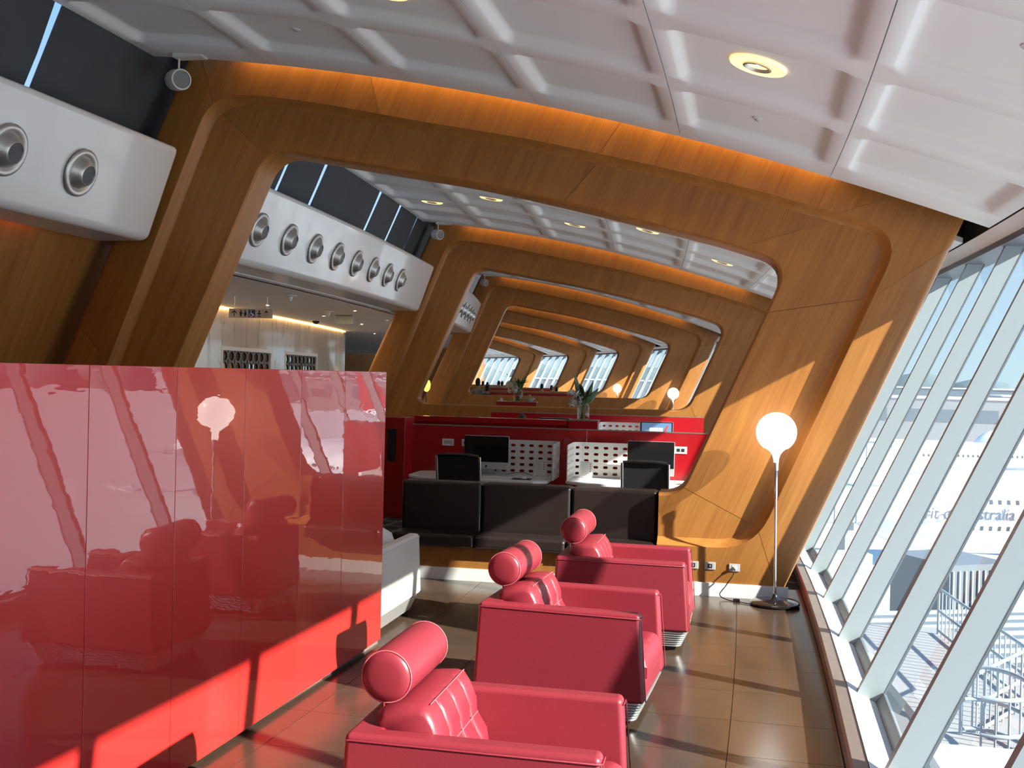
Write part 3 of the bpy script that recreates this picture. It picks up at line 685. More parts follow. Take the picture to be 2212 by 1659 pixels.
# ------------------------------------------------------------------ armchairs
def rrect(hx, hy, r, n=5):
    pts = []
    for cx, cy, a0 in ((hx - r, hy - r, 0), (-hx + r, hy - r, 90), (-hx + r, -hy + r, 180), (hx - r, -hy + r, 270)):
        for k in range(n): a = rad(a0 + 90 * k / (n - 1)); pts.append((cx + r * math.cos(a), cy + r * math.sin(a)))
    return pts
def make_armchair(leather, stitch):
    root = bpy.data.objects.new('armchair', None); COL.objects.link(root)
    # U-shaped tapering shell
    top = [(-.48, -.40), (.475, -.40), (.475, -.305), (-.345, -.305), (-.345, .305), (.475, .305), (.475, .40), (-.48, .40)]
    bot = [(-.505, -.41), (.515, -.41), (.515, -.30), (-.33, -.30), (-.33, .30), (.515, .30), (.515, .41), (-.505, .41)]
    n = 8
    MB().add([(x, y, 0.155) for x, y in bot] + [(x, y, 0.66) for x, y in top], [tuple(range(n - 1, -1, -1)), tuple(range(n, 2 * n))] + [(j, (j + 1) % n, (j + 1) % n + n, j + n) for j in range(n)]).build('shell', leather, root, bevel=0.024, seg=4)
    # piping round the top edges of both arms
    for sg in (-1, 1):
        MB().tube([(-.47, sg * .402, .634), (.468, sg * .402, .634), (.482, sg * .39, .634), (.482, sg * .315, .634)], 0.0035, 6).build('piping', leather, root, smooth=60)
        MB().tube([(.484, sg * .392, .63), (.522, sg * .402, .17)], 0.0035, 6).build('piping', leather, root, smooth=60)
    MB().box(.40, .505, -.299, .299, .16, .27).build('front_panel', leather, root, bevel=0.015, seg=3)
    # channelled seat cushion
    def cushion_grid(x0, x1, y0, y1, zb, zt, gx, gy, nx=26, ny=26, dep=0.012):
        mb = MB(); V = []; idx = {}
        for i in range(nx + 1):
            for j in range(ny + 1):
                a, b = i / nx, j / ny; x = x0 + (x1 - x0) * a; y = y0 + (y1 - y0) * b
                e = min(1, min(a, 1 - a) / 0.10) ; f = min(1, min(b, 1 - b) / 0.10)
                h = (1 - (1 - e) ** 2) ** .5 * (1 - (1 - f) ** 2) ** .5
                d = 0
                for g in gx: d = max(d, math.exp(-((x - g) / 0.010) ** 2))
                for g in gy: d = max(d, math.exp(-((y - g) / 0.010) ** 2))
                V.append((x, y, zb + (zt - zb) * (0.45 + 0.55 * h) - dep * d))
        fs = [(i * (ny + 1) + j, (i + 1) * (ny + 1) + j, (i + 1) * (ny + 1) + j + 1, i * (ny + 1) + j + 1) for i in range(nx) for j in range(ny)]
        m = len(V)
        per = [i * (ny + 1) for i in range(nx + 1)] + [nx * (ny + 1) + j for j in range(1, ny + 1)] + [i * (ny + 1) + ny for i in range(nx - 1, -1, -1)] + [j for j in range(ny - 1, 0, -1)]
        V2 = [(V[p][0], V[p][1], zb) for p in per]; k = len(per)
        fs += [(per[q], per[(q + 1) % k], m + (q + 1) % k, m + q) for q in range(k)]; fs.append(tuple(m + q for q in range(k)))
        return mb.add(V + V2, fs)
    sc = cushion_grid(-.20, .51, -.297, .297, .275, .42, [0.16, 0.34], [-.15, 0, .15]).build('seat_cushion', leather, root, smooth=50)
    for y in (-.15, 0, .15): MB().tube([(x, y, .411) for x in np.linspace(-.1, .44, 5)], 0.0022, 5).build('seam', stitch, sc)
    # wedge-shaped back cushion with channels
    sec0 = [(-.34, .36), (-.37, .52), (-.395, .66), (-.40, .70), (-.37, .728), (-.30, .742), (-.225, .748), (-.195, .742), (-.165, .70), (-.135, .63), (-.115, .575), (-.085, .50), (-.07, .42), (-.10, .36)]
    cen = (-.25, .54); rs = []
    ys = sorted(set([round(v, 4) for v in list(np.linspace(-.300, .300, 31)) + [-.155, 0, .155, -.145, -.165, .145, .165, .01, -.01, -.297, .297, -.29, .29]]))
    for y in ys:
        e = min(1, (0.301 - abs(y)) / 0.07); k = 0.80 + 0.20 * (1 - (1 - e) ** 2) ** .5
        g = max(math.exp(-((y - q) / 0.011) ** 2) for q in (-.155, 0, .155))
        ring = []
        for q, (x, z) in enumerate(sec0):
            kk = k
            dx = 0.0
            if q >= 7: dx = -0.016 * g
            if q == 10: dx -= 0.016
            ring.append((cen[0] + (x - cen[0]) * kk + dx, y, cen[1] + (z - cen[1]) * kk))
        rs.append(ring)
    bc = MB().rings(rs).build('back_cushion', leather, root, smooth=62)
    MB().tube([(-.193, y, .746) for y in np.linspace(-.25, .25, 9)], 0.0022, 5).build('seam', stitch, bc)
    MB().tube([(-.129, y, .575) for y in np.linspace(-.25, .25, 9)], 0.0022, 5).build('seam', stitch, bc)
    for y in (-.155, 0, .155): MB().tube([(-.205, y, .740), (-.178, y, .70), (-.149, y, .63), (-.129, y, .575), (-.10, y, .50), (-.085, y, .43)], 0.0022, 5).build('seam', stitch, bc)
    # bolster headrest on two posts
    hr = MB().lathe([(0.0005, -.275), (.057, -.274), (.085, -.268), (.097, -.256), (.101, -.23), (.102, 0), (.101, .23), (.097, .256), (.085, .268), (.057, .274), (.0005, .275)], 40, axis='y').build('headrest_bolster', leather, root, smooth=60, loc=(-.375, 0.02, .832))
    for sg in (-1, 1):
        MB().tube([(.0995 * math.cos(t), sg * .256, .0995 * math.sin(t)) for t in np.linspace(0, 2 * math.pi, 33)], 0.003, 5).build('piping', stitch, hr)
        MB().lathe([(.016, .648), (.016, .664), (.007, .668), (.007, .75)], 14, c=(-.405, sg * .15, 0)).build('post', CHROME, root, smooth=40)
    # ribbed metal base
    rings = []; L = 7
    for k in range(L):
        t = k / L; z1 = .156 - (.156 - .035) * t; z0 = .156 - (.156 - .035) * (t + 0.72 / L); zz = .156 - (.156 - .035) * (t + 1 / L)
        sc_ = 1 - 0.11 * t
        for z, d in ((z1, -0.012), (z1 - .002, 0), (z0, 0), (z0 - .001, -0.012)): rings.append([(x * sc_ + .005, y * sc_, z) for x, y in rrect(.50 + d, .395 + d, .06)])
    MB().rings(rings).build('ribbed_base', SATIN, root, smooth=30)
    for sx in (-1, 1):
        for sy in (-1, 1): MB().lathe([(.006, -.012), (.019, -.010), (.0195, .010), (.006, .012)], 16, c=(sx * .40, sy * .30, .0195), axis='y').build('caster', BLACK, root, smooth=40)
    return root
chair = make_armchair(LEATHER, STITCH)
CH = [(4.09, -1.15, 0.04, 'red leather armchair with bolster headrest, nearest the camera'), (6.45, -1.265, -0.05, 'red leather armchair with bolster headrest, middle of the three'),
      (8.24, -1.15, 0.0, 'red leather armchair with bolster headrest, farthest, beside the floor lamp')]
for i, (s, u, r, lab) in enumerate(CH):
    o = chair if i == 0 else copy_tree(chair)
    o.location = P(s, u, 0); o.rotation_euler = (0, 0, TH(s) + r); tag(o, lab, 'armchair', 'red armchairs facing the window')
wch = make_armchair(LEATHER_W, LEATHER_W); wch.location = P(8.06, -3.31, 0); wch.rotation_euler = (0, 0, TH(8) + math.pi / 2)
tag(wch, 'white leather armchair half hidden behind the end of the red partition', 'armchair')

# ------------------------------------------------------------------ floor lamps
def make_lamp():
    root = bpy.data.objects.new('floor_lamp', None); COL.objects.link(root)
    MB().lathe([(.0005, 0), (.205, 0), (.218, .010), (.218, .026), (.205, .036), (.12, .044), (.045, .052), (.026, .072), (.018, .10), (.0005, .10)], 48).build('base', BLACK, root, smooth=40)
    MB().lathe([(.0115, .09), (.0115, .96)], 16).build('lower_pole', CHROME, root, smooth=40)
    MB().lathe([(.014, .95), (.0155, .955), (.0155, 1.24), (.014, 1.245)], 16).build('upper_pole', CHROME, root, smooth=40)
    MB().lathe([(.016, 1.20), (.020, 1.205), (.022, 1.275), (.019, 1.28)], 20).build('collar', SATIN, root, smooth=40)
    pf = [(.0215, 1.272), (.022, 1.29), (.026, 1.315), (.036, 1.345), (.055, 1.372), (.085, 1.396)]
    zc, R_ = 1.545, .178
    for a in np.linspace(-54, 90, 26): pf.append((max(.0005, R_ * math.cos(rad(a))), zc + R_ * math.sin(rad(a))))
    MB().lathe(pf, 48).build('globe_shade', OPAL, root, smooth=60)
    return root
lamp = make_lamp(); lamp.location = P(9.81, 0.035, 0); lamp.rotation_euler = (0, rad(-0.9), TH(9.8)); tag(lamp, 'floor lamp with white globe on a slim pole, beside the window', 'floor lamp', 'globe floor lamps')
for s, u, lab in ((33.45, 0.10, 'small distant globe lamp, right one of the two far lamps'), (44.95, -0.1, 'tiny distant globe lamp, left one of the two far lamps')):
    o = copy_tree(lamp); o.location = P(s, u, 0); o.rotation_euler = (0, 0, TH(s)); o['label'] = lab
# its flex, to the wall socket
fx = thing('power_cord', 'black power cord running from wall socket to floor lamp base', 'cord', 9.9, -0.3)
def bez(pts, n=12):
    pts = [Vector(p) for p in pts]; out = []
    for i in range(len(pts) - 1):
        p0, p1, p2, p3 = pts[max(i - 1, 0)], pts[i], pts[i + 1], pts[min(i + 2, len(pts) - 1)]
        for k in range(n):
            t = k / n; out.append(0.5 * ((2 * p1) + (p2 - p0) * t + (2 * p0 - 5 * p1 + 4 * p2 - p3) * t * t + (3 * p1 - p0 - 3 * p2 + p3) * t ** 3))
    return out + [pts[-1]]
MB().tube(bez([(-.02, .095, .275), (-.035, .06, .22), (-.10, .03, .12), (-.15, .02, .04), (-.08, -.03, .008), (.04, -.10, .008), (.12, -.15, .008), (.16, -.13, .015)]), 0.005, 6).build('flex', BLACK, fx, smooth=60)
MB().lathe([(.005, -.02), (.014, -.015), (.014, .012), (.005, .018)], 12, axis='y', c=(-.02, .108, .275)).build('plug', PLASTIC, fx, smooth=40)
MB().box(-.03, .03, -.06, -.01, 0.0, .028).build('inline_switch', BLACK, fx, bevel=0.006)
# sockets
def socket(name, lab, s, u, z, double=False, grp=None, w=.098, h=.07):
    o = thing(name, lab, 'socket', s, u, z, 0, grp)
    MB().box(-w / 2, w / 2, -.010, 0, -h / 2, h / 2).build('plate', GREYPL, o, bevel=.004)
    MB().box(-.02, .02, -.0125, -.0095, -.019, .019).build('insert', SIGNK if not double else PLASTIC, o, bevel=.003)
    if double: MB().box(-.014, -.010, -.014, -.012, -.008, .008).build('slot', SIGNK, o); MB().box(.010, .014, -.014, -.012, -.008, .008).build('slot', SIGNK, o)
    else: MB().lathe([(.0005, -.0135), (.008, -.0135), (.008, -.012)], 12, axis='y').build('pin_hole', GREYPL, o)
    return o
socket('wall_socket', 'grey square-holed wall socket low on the wood frame, left of the cord', 10.03, -.545, .28, False, 'wall sockets')
socket('wall_socket', 'grey wall socket low on the wood frame with the lamp cord plugged in', 10.03, -.325, .275, True, 'wall sockets')
socket('wall_socket', 'wall socket on the wood frame, mostly hidden behind the far red armchair', 10.03, -.70, .28, False, 'wall sockets')

# ------------------------------------------------------------------ built-in sofa
sf = thing('banquette_sofa', 'long dark brown leather sofa on a wood plinth, set into the nearest frame', 'sofa', 10.03, -2.3)
ub = [-3.60, -2.775, -1.885, -1.055]
for a, b in zip(ub[:-1], ub[1:]):
    MB().box(a + 2.3 + .004, b + 2.3 - .004, .205, .44, .40, .925).build('back_cushion', BROWN, sf, bevel=.035, seg=5)
    c = MB().box(a + 2.3 + .004, b + 2.3 - .004, -.10, .25, .325, .452).build('seat_cushion', BROWN, sf, bevel=.035, seg=5)
    MB().tube([(a + 2.3 + .03, -.097, .342), (b + 2.3 - .03, -.097, .342)], .003, 5).build('piping', BROWN, c)
MB().box(-3.62 + 2.3, -1.042 + 2.3, -.01, .48, .12, .324).build('plinth', WOOD, sf)
MB().box(-3.62 + 2.3, -1.042 + 2.3, -.018, .45, 0.0, .12).build('skirting', MARBLE_SK, sf)
MB().box(-3.62 + 2.3, -1.042 + 2.3, .442, .50, .334, .90).build('backboard', WOOD, sf)

# ------------------------------------------------------------------ work desks
def divider(lab, s, u0, u1, ztop, nseg, group=None, th=.06):
    o = thing('red_divider', lab, 'divider', s, (u0 + u1) / 2, 0, 0, group); w = (u1 - u0)
    for k in range(nseg):
        a = -w / 2 + w * k / nseg + .002; b = -w / 2 + w * (k + 1) / nseg - .002
        MB().box(a, b, 0, th, 0, ztop - .012).build('panel', REDPANEL, o)
    MB().box(-w / 2 - .005, w / 2 + .005, -.004, th + .004, ztop - .012, ztop).build('top_trim', KERB, o)
    return o
divider('low red divider wall behind the two white desks with dark monitors', 13.50, -4.40, 0.16, 1.332, 4, 'red dividers')
divider('red back wall with thin pale edge, behind the monitor showing a picture', 20.0, -4.42, -.46, 1.30, 3, 'red dividers')
b_ = divider('long red shelf wall behind the first divider, left of the flower vase', 16.0, -5.05, -2.64, 1.345, 3, 'red dividers')
MB().box(-1.2, 1.2, -.16, -.001, 1.27, 1.345).build('shelf_edge', REDPANEL, b_)
cb = thing('red_cabinet', 'dark red cabinet with a tall slot, left of the white desks', 'cabinet', 14.2, -4.95)
MB().box(-.36, .26, 0, .5, 0, 1.38).build('body', REDPANEL, cb, bevel=.004)
MB().box(.02, .14, -.012, 0, .78, 1.22).build('slot', SIGNK, cb)
MB().box(-.30, .25, -.012, 0, .05, .74).build('door', REDPANEL, cb, bevel=.003)
def desk(lab, u0, u1, cut_l, cut_r):
    o = thing('work_desk', lab, 'desk', 13.0, (u0 + u1) / 2, 0, 0, 'white work desks'); w = (u1 - u0) / 2
    poly = [(-w + (.26 if cut_l else .06), -.40), (w - (.16 if cut_r else .06), -.40), (w, -.40 + (.16 if cut_r else .06)), (w, .465), (-w + .10, .465), (-w, .38), (-w, -.40 + (.26 if cut_l else .06))]
    MB().prism(poly, .695, .735, 'z').build('desk_top', WHITE, o, bevel=.012, seg=3)
    for sx in (-1, 1): MB().box(sx * (w - .25) - .025, sx * (w - .25) + .025, .1, .15, 0, .694).build('leg', SATIN, o)
    MB().box(-w + .27, w - .27, .12, .13, .60, .694).build('beam', SATIN, o)
    return o
desk('white desk on the left with rounded corner and a dark monitor', -4.27, -2.50, True, True)
desk('white sunlit desk on the right, in front of the red divider', -2.30, -.55, True, False)
def slot_cell(mb, f, x0, x1, z0, z1, hw, hh):
    cx, cz = (x0 + x1) / 2, (z0 + z1) / 2; N = 16; inner = []; outer = []
    for k in range(N):
        a = 2 * math.pi * (k + .5) / N; c, s_ = math.cos(a), math.sin(a)
        inner.append((cx + math.copysign(hw - hh, c) + hh * c, cz + hh * s_))
        t = min((x1 - x0) / 2 / abs(c), (z1 - z0) / 2 / abs(s_)); outer.append((cx + c * t, cz + s_ * t))
    # corners
    for k, (q) in enumerate(outer): pass
    cor = {2: (x1, z1), 6: (x0, z1), 10: (x0, z0), 14: (x1, z0)}
    vs = [f(*p) for p in inner] + [f(*p) for p in outer]; fs = []
    for k in range(N): fs.append((k, (k + 1) % N, N + (k + 1) % N, N + k))
    base = len(vs)
    for i, (k, p) in enumerate(cor.items()):
        vs.append(f(*p)); fs.append((N + (k - 1) % N, base + i, N + k))
    mb.add(vs, fs)
def perf_screen(lab, s, u0, run, arm, side, z0, z1, cols, rows_, arm_cols=4, group='perforated white screens'):
    """run along the divider, then a rounded corner and an arm towards the chair; side=+1 arm at the right end, -1 at the left"""
    o = thing('perforated_screen', lab, 'screen', s, u0, 0, 0, group); r = .12
    def path(t):  # t from far end of the run
        if t <= run - r: p = (t, 0)
        elif t <= run - r + r * math.pi / 2: a = (t - run + r) / r; p = (run - r + r * math.sin(a), -r + r * math.cos(a))
        else: p = (run, -r - (t - run + r - r * math.pi / 2))
        return p
    f = lambda t, z: ((path(t)[0] if side > 0 else -path(t)[0]), path(t)[1], z)
    total = run - r + r * math.pi / 2 + max(arm, 0) if arm else run - r
    n = cols; cw = total / n; ch = .081; mb = MB()
    zt = z1 - .028
    for i in range(n):
        for j in range(rows_): slot_cell(mb, f, i * cw, (i + 1) * cw, zt - (j + 1) * ch, zt - j * ch, .030, .0172)
        for za, zb in ((zt, z1), (z0, zt - rows_ * ch)):
            if zb - za > .004:
                K = 4; q = [f((i + k / K) * cw, za) for k in range(K + 1)] + [f((i + k / K) * cw, zb) for k in range(K, -1, -1)]
                for k in range(K): mb.add([f((i + k / K) * cw, za), f((i + (k + 1) / K) * cw, za), f((i + (k + 1) / K) * cw, zb), f((i + k / K) * cw, zb)], [(0, 1, 2, 3)])
    p = mb.build('perforated_panel', WHITE, o)
    md = p.modifiers.new('thick', 'SOLIDIFY'); md.thickness = .010; md.offset = 0
    return o
perf_screen('white screen with oval holes wrapping the left desk', 13.42, -3.46, 1.02, .56, 1, .737, 1.175, 14, 5)
perf_screen('white screen with oval holes wrapping the right desk, partly sunlit', 13.42, -1.32, .95, .56, -1, .737, 1.175, 13, 5)
perf_screen('white screen with a row of oval holes beside the picture monitor', 19.2, -1.62, .70, .4, -1, .737, 1.20, 10, 5)
SCR_SKY = mat('screen_sky', (.1, .2, .35), .3, emit=(.24, .40, .62), estr=.25); SCR_GND = mat('screen_ground', (.1, .08, .08), .3, emit=(.16, .13, .15), estr=.5)
def computer(lab, s, u, zb, on=False, rot=0):
    o = thing('desktop_computer', lab, 'computer', s, u, zb, rot, 'desktop computers'); w = .287
    MB().box(-w, w, 0, .035, .07, .49).build('casing', ALUM_I, o, bevel=.010, seg=3)
    sc = MB().box(-w + .003, w - .003, -.004, .0, .162, .487).build('screen', BLACK, o, bevel=.003)
    MB().box(-.012, .012, -.002, .001, .095, .122).build('logo', SIGNK, o, bevel=.004)
    MB().hexa([(-.10, -.06, 0), (.10, -.06, 0), (.10, .12, 0), (-.10, .12, 0), (-.10, -.06, .006), (.10, -.06, .006), (.10, .12, .012), (-.10, .12, .012)]).build('foot', ALUM_I, o)
    MB().hexa([(-.09, .10, .012), (.09, .10, .012), (.09, .115, .012), (-.09, .115, .012), (-.09, .035, .22), (.09, .035, .22), (.09, .05, .22), (-.09, .05, .22)]).build('neck', ALUM_I, o)
    if on:
        y = -.0048
        def flat(nm, pts, m_, dy=0): MB().add([(x, y - dy, z) for x, z in pts], [tuple(range(len(pts)))]).build(nm, m_, sc)
        flat('picture', [(-.26, .178), (.26, .178), (.26, .470), (-.26, .470)], SCR_SKY)
        flat('picture_ground', [(-.26, .178), (.26, .178), (.26, .285), (-.26, .275)], SCR_GND, .0005)
        flat('picture_panel', [(-.12, .20), (.11, .20), (.11, .385), (-.12, .385)], SCR_WHITE, .001)
        flat('picture_tail', [(.115, .31), (.165, .31), (.205, .43), (.175, .43)], SCR_RED, .001)
        flat('picture_wing', [(.12, .255), (.25, .225), (.25, .24), (.14, .30)], SCR_WHITE, .001)
        flat('picture_tile', [(.035, .24), (.10, .24), (.10, .315), (.035, .315)], SCR_BLUE, .0015)
        ap = [(-.062 + .030 * (1 - .12 * math.cos(2 * a)) * math.cos(a), .272 + .032 * math.sin(a)) for a in np.linspace(0, 2 * math.pi, 17)[:-1]]
        flat('picture_fruit_logo', ap, SIGNK, .0015); flat('picture_logo_leaf', [(-.062, .308), (-.048, .312), (-.044, .326), (-.058, .320)], SIGNK, .0015)
    return o

SCR_WHITE = mat('screen_white', (.6, .6, .6), .3, emit=(.7, .75, .8), estr=.5); SCR_RED = mat('screen_red', (.4, .05, .05), .3, emit=(.5, .08, .1), estr=.5); SCR_BLUE = mat('screen_blue', (.05, .2, .35), .3, emit=(.08, .26, .42), estr=.6)
computer('black-screened desktop computer on the left white desk', 13.18, -3.35, .736)
computer('black-screened desktop computer on the right white desk', 13.18, -1.295, .736)
computer('desktop computer showing an aircraft tail picture, behind the first divider', 19.0, -1.33, .746, True)
computer('dark monitor behind the shelf wall, next to the seated person', 19.1, -3.12, .76)
dk = thing('work_desk', 'white desk behind the first divider, under the picture monitor', 'desk', 19.2, -2.4)
MB().box(-1.9, 1.8, -.45, .6, .70, .735).build('desk_top', WHITE, dk, bevel=.01)
for sx in (-1.7, 1.6): MB().box(sx - .03, sx + .03, 0, .06, 0, .699).build('leg', SATIN, dk)
def deskchair():
    root = bpy.data.objects.new('office_chair', None); COL.objects.link(root)   # faces +y
    bk = [(-.235, -.20, .60), (.235, -.20, .60), (.245, -.235, .80), (.245, -.265, 1.03), (.22, -.27, 1.055)]
    rs = []
    for z, y, w in ((.50, -.17, .215), (.56, -.19, .235), (.70, -.215, .245), (.85, -.24, .25), (.98, -.262, .25), (1.03, -.27, .245)):
        rs.append([(-w, y, z), (w, y, z), (w, y + .012, z), (-w, y + .012, z)])
    MB().rings(rs).build('backrest', BLACKM, root, smooth=50)
    MB().tube([(-.25, -.268, 1.035), (-.12, -.285, 1.05), (.12, -.285, 1.05), (.25, -.268, 1.035)], .020, 10).build('top_roll', BLACK, root, smooth=60)
    for sx in (-1, 1):
        MB().tube(bez([(sx * .262, -.275, 1.03), (sx * .262, -.24, .83), (sx * .258, -.19, .58), (sx * .25, -.10, .46), (sx * .25, .25, .45)]), .017, 8).build('side_rail', CHROME, root, smooth=60)
        MB().tube(bez([(sx * .262, -.22, .72), (sx * .30, -.10, .70), (sx * .30, .10, .69), (sx * .27, .12, .46)]), .011, 8).build('armrest', CHROME, root, smooth=60)
    MB().tube(bez([(-.245, -.20, .64), (-.18, -.185, .575), (0, -.18, .565), (.18, -.185, .575), (.245, -.20, .64)]), .012, 8).build('lower_bow', CHROME, root, smooth=60)
    MB().box(-.24, .24, -.17, .26, .43, .465).build('seat', BLACKM, root, bevel=.02, seg=3)
    MB().lathe([(.03, .06), (.03, .25), (.02, .26), (.02, .43)], 16).build('column', CHROME, root, smooth=40)
    for k in range(5):
        a = 2 * math.pi * k / 5; c, s_ = math.cos(a), math.sin(a)
        MB().tube([(.03 * c, .03 * s_, .10), (.30 * c, .30 * s_, .065)], [.022, .014], 8).build('foot_spoke', CHROME, root, smooth=60)
        MB().lathe([(.008, -.014), (.028, -.012), (.028, .012), (.008, .014)], 14, c=(.30 * c, .30 * s_, .0285), axis='x').build('caster', BLACK, root, smooth=40)
    return root
dc = deskchair(); dc.location = P(12.45, -3.47, 0); dc.rotation_euler = (0, 0, TH(12.4) - .06); tag(dc, 'black office chair with chrome frame at the left desk', 'office chair', 'black office chairs')
d2 = copy_tree(dc); d2.location = P(12.45, -1.30, 0); d2.rotation_euler = (0, 0, TH(12.4) - .02); d2['label'] = 'black office chair with chrome frame at the sunlit right desk'
d3 = copy_tree(dc); d3.location = P(18.20, -3.62, 0); d3.rotation_euler = (0, 0, TH(18.4)); d3['label'] = 'black office chair under the seated dark-haired person, hidden by the shelf wall'
# small things on the desks
def small(name, lab, cat, s, u, z, rot=0): return thing(name, lab, cat, s, u, z, rot)
kb = small('keyboard', 'white keyboard on the left desk in front of the monitor', 'keyboard', 12.83, -3.18, .736); MB().box(-.14, .22, -.055, .055, 0, .010).build('body', PLASTIC, kb, bevel=.004)
for r_ in range(4):
    MB().box(-.13, .21, -.048 + r_ * .025, -.028 + r_ * .025, .010, .0125).build('key_row', WHITE, kb)
mm = small('mouse_mat', 'dark mouse mat on the left desk', 'mouse mat', 12.80, -2.83, .736); MB().box(-.115, .115, -.09, .09, 0, .004).build('pad', CLOTH_D, mm, bevel=.001)
MB().box(-.113, .113, -.088, .088, .004, .0045).build('cover', CLOTH_D, mm)
ms = small('mouse', 'white computer mouse on the dark mat', 'mouse', 12.80, -2.80, .7406)
MB().lathe([(.0005, .032), (.020, .030), (.032, .022), (.036, .010), (.034, 0)], 20).build('body', WHITE, ms, smooth=60); MB().lathe([(.0005, .036), (.005, .034), (.005, .03)], 10, c=(0, .012, 0)).build('scroll_ball', GREYPL, ms, smooth=60)
cbx = small('cable', 'thin cables trailing over the left desk behind the mouse', 'cable', 13.0, -2.95, .738)
MB().tube(bez([(-.30, .14, .01), (-.1, .05, .004), (.05, .1, .03), (.12, .02, .02), (.15, -.12, .006)]), .003, 6).build('flex', GREYPL, cbx); MB().tube(bez([(-.15, .16, .01), (.05, .12, .05), (.2, .15, .01)]), .003, 6).build('flex', BLACK, cbx)
for lab, s, u in (('printed sheet in a clear stand on the left desk', 12.95, -2.63), ('printed sheet in a clear stand on the sunlit right desk', 12.95, -2.06)):
    o = small('notice_stand', lab, 'notice', s, u, .736); MB().box(-.075, .075, -.004, .0, .002, .235).build('sheet', WHITE, o); MB().box(-.08, .08, -.03, .03, 0, .003).build('foot', PLASTIC, o)
    for k in range(8): MB().box(-.055, .035 - .012 * (k % 3), -.0052, -.004, .215 - k * .022, .219 - k * .022).build('text_line', GREYPL, o)
    for k in range(4): MB().box(.045, .056, -.0052, -.004, .195 - k * .028, .207 - k * .028).build('print_mark', SIGNK, o)
    MB().box(-.06, .06, -.0052, -.004, .030, .038).build('print_bar', GREYPL, o)
for lab, u in (('blank pale wall plate on the red divider, left of the left monitor', -3.92), ('pale socket on the red divider, partly behind the left monitor', -3.66), ('pale double socket on the red divider, right of the right monitor', -.94)):
    o = thing('divider_socket', lab, 'socket', 13.50, u, 1.11, 0, 'sockets on the divider'); MB().box(-.078, .078, -.01, 0, -.045, .045).build('plate', PLASTIC, o, bevel=.003)
    if 'blank' in lab: MB().box(-.055, .055, -.013, -.01, -.022, .022).build('insert', GREYPL, o, bevel=.002)
    else:
        for dx in (-.028, .028): MB().box(dx - .02, dx + .02, -.013, -.01, -.02, .02).build('insert', SIGNK, o, bevel=.002)
ph = small('telephone', 'dark desk gadget at the right end of the sunlit desk', 'telephone', 12.95, -.80, .736)
MB().hexa([(-.08, -.07, 0), (.08, -.07, 0), (.08, .07, 0), (-.08, .07, 0), (-.08, -.07, .012), (.08, -.07, .012), (.08, .07, .045), (-.08, .07, .045)]).build('body', GREYPL, ph, bevel=.006); MB().box(-.075, -.035, -.06, .06, .035, .06).build('handset', BLACK, ph, bevel=.008)

# ------------------------------------------------------------------ red boxes with flowers
def red_box(lab, s, u, w, z, d=.42):
    o = thing('red_pedestal', lab, 'pedestal', s, u); MB().box(-w / 2, w / 2, 0, d, 0, z - .012).build('body', REDPANEL, o, bevel=.003); MB().box(-w / 2 - .004, w / 2 + .004, -.004, d + .004, z - .012, z).build('top', KERB, o); return o
bx = red_box('red pedestal box carrying the larger flower vase', 15.9, -2.40, .44, 1.35)
MB().box(.221, .232, .08, .34, 1.16, 1.30).build('white_card', PLASTIC, bx)
red_box('far red counter box carrying the smaller flower vase', 25.2, -4.42, .95, 1.37, .5)
def leaf_mesh(L, w):
    mb = MB(); rs = []
    for t in np.linspace(0, 1, 7):
        ww = w * math.sin(math.pi * (0.08 + 0.92 * t) ** .8) + .001; z = L * t; y = -0.18 * L * t * t
        rs.append([(-ww, y + .25 * ww, z), (0, y, z), (ww, y + .25 * ww, z), (0, y + .002, z)])
    return mb.rings(rs)
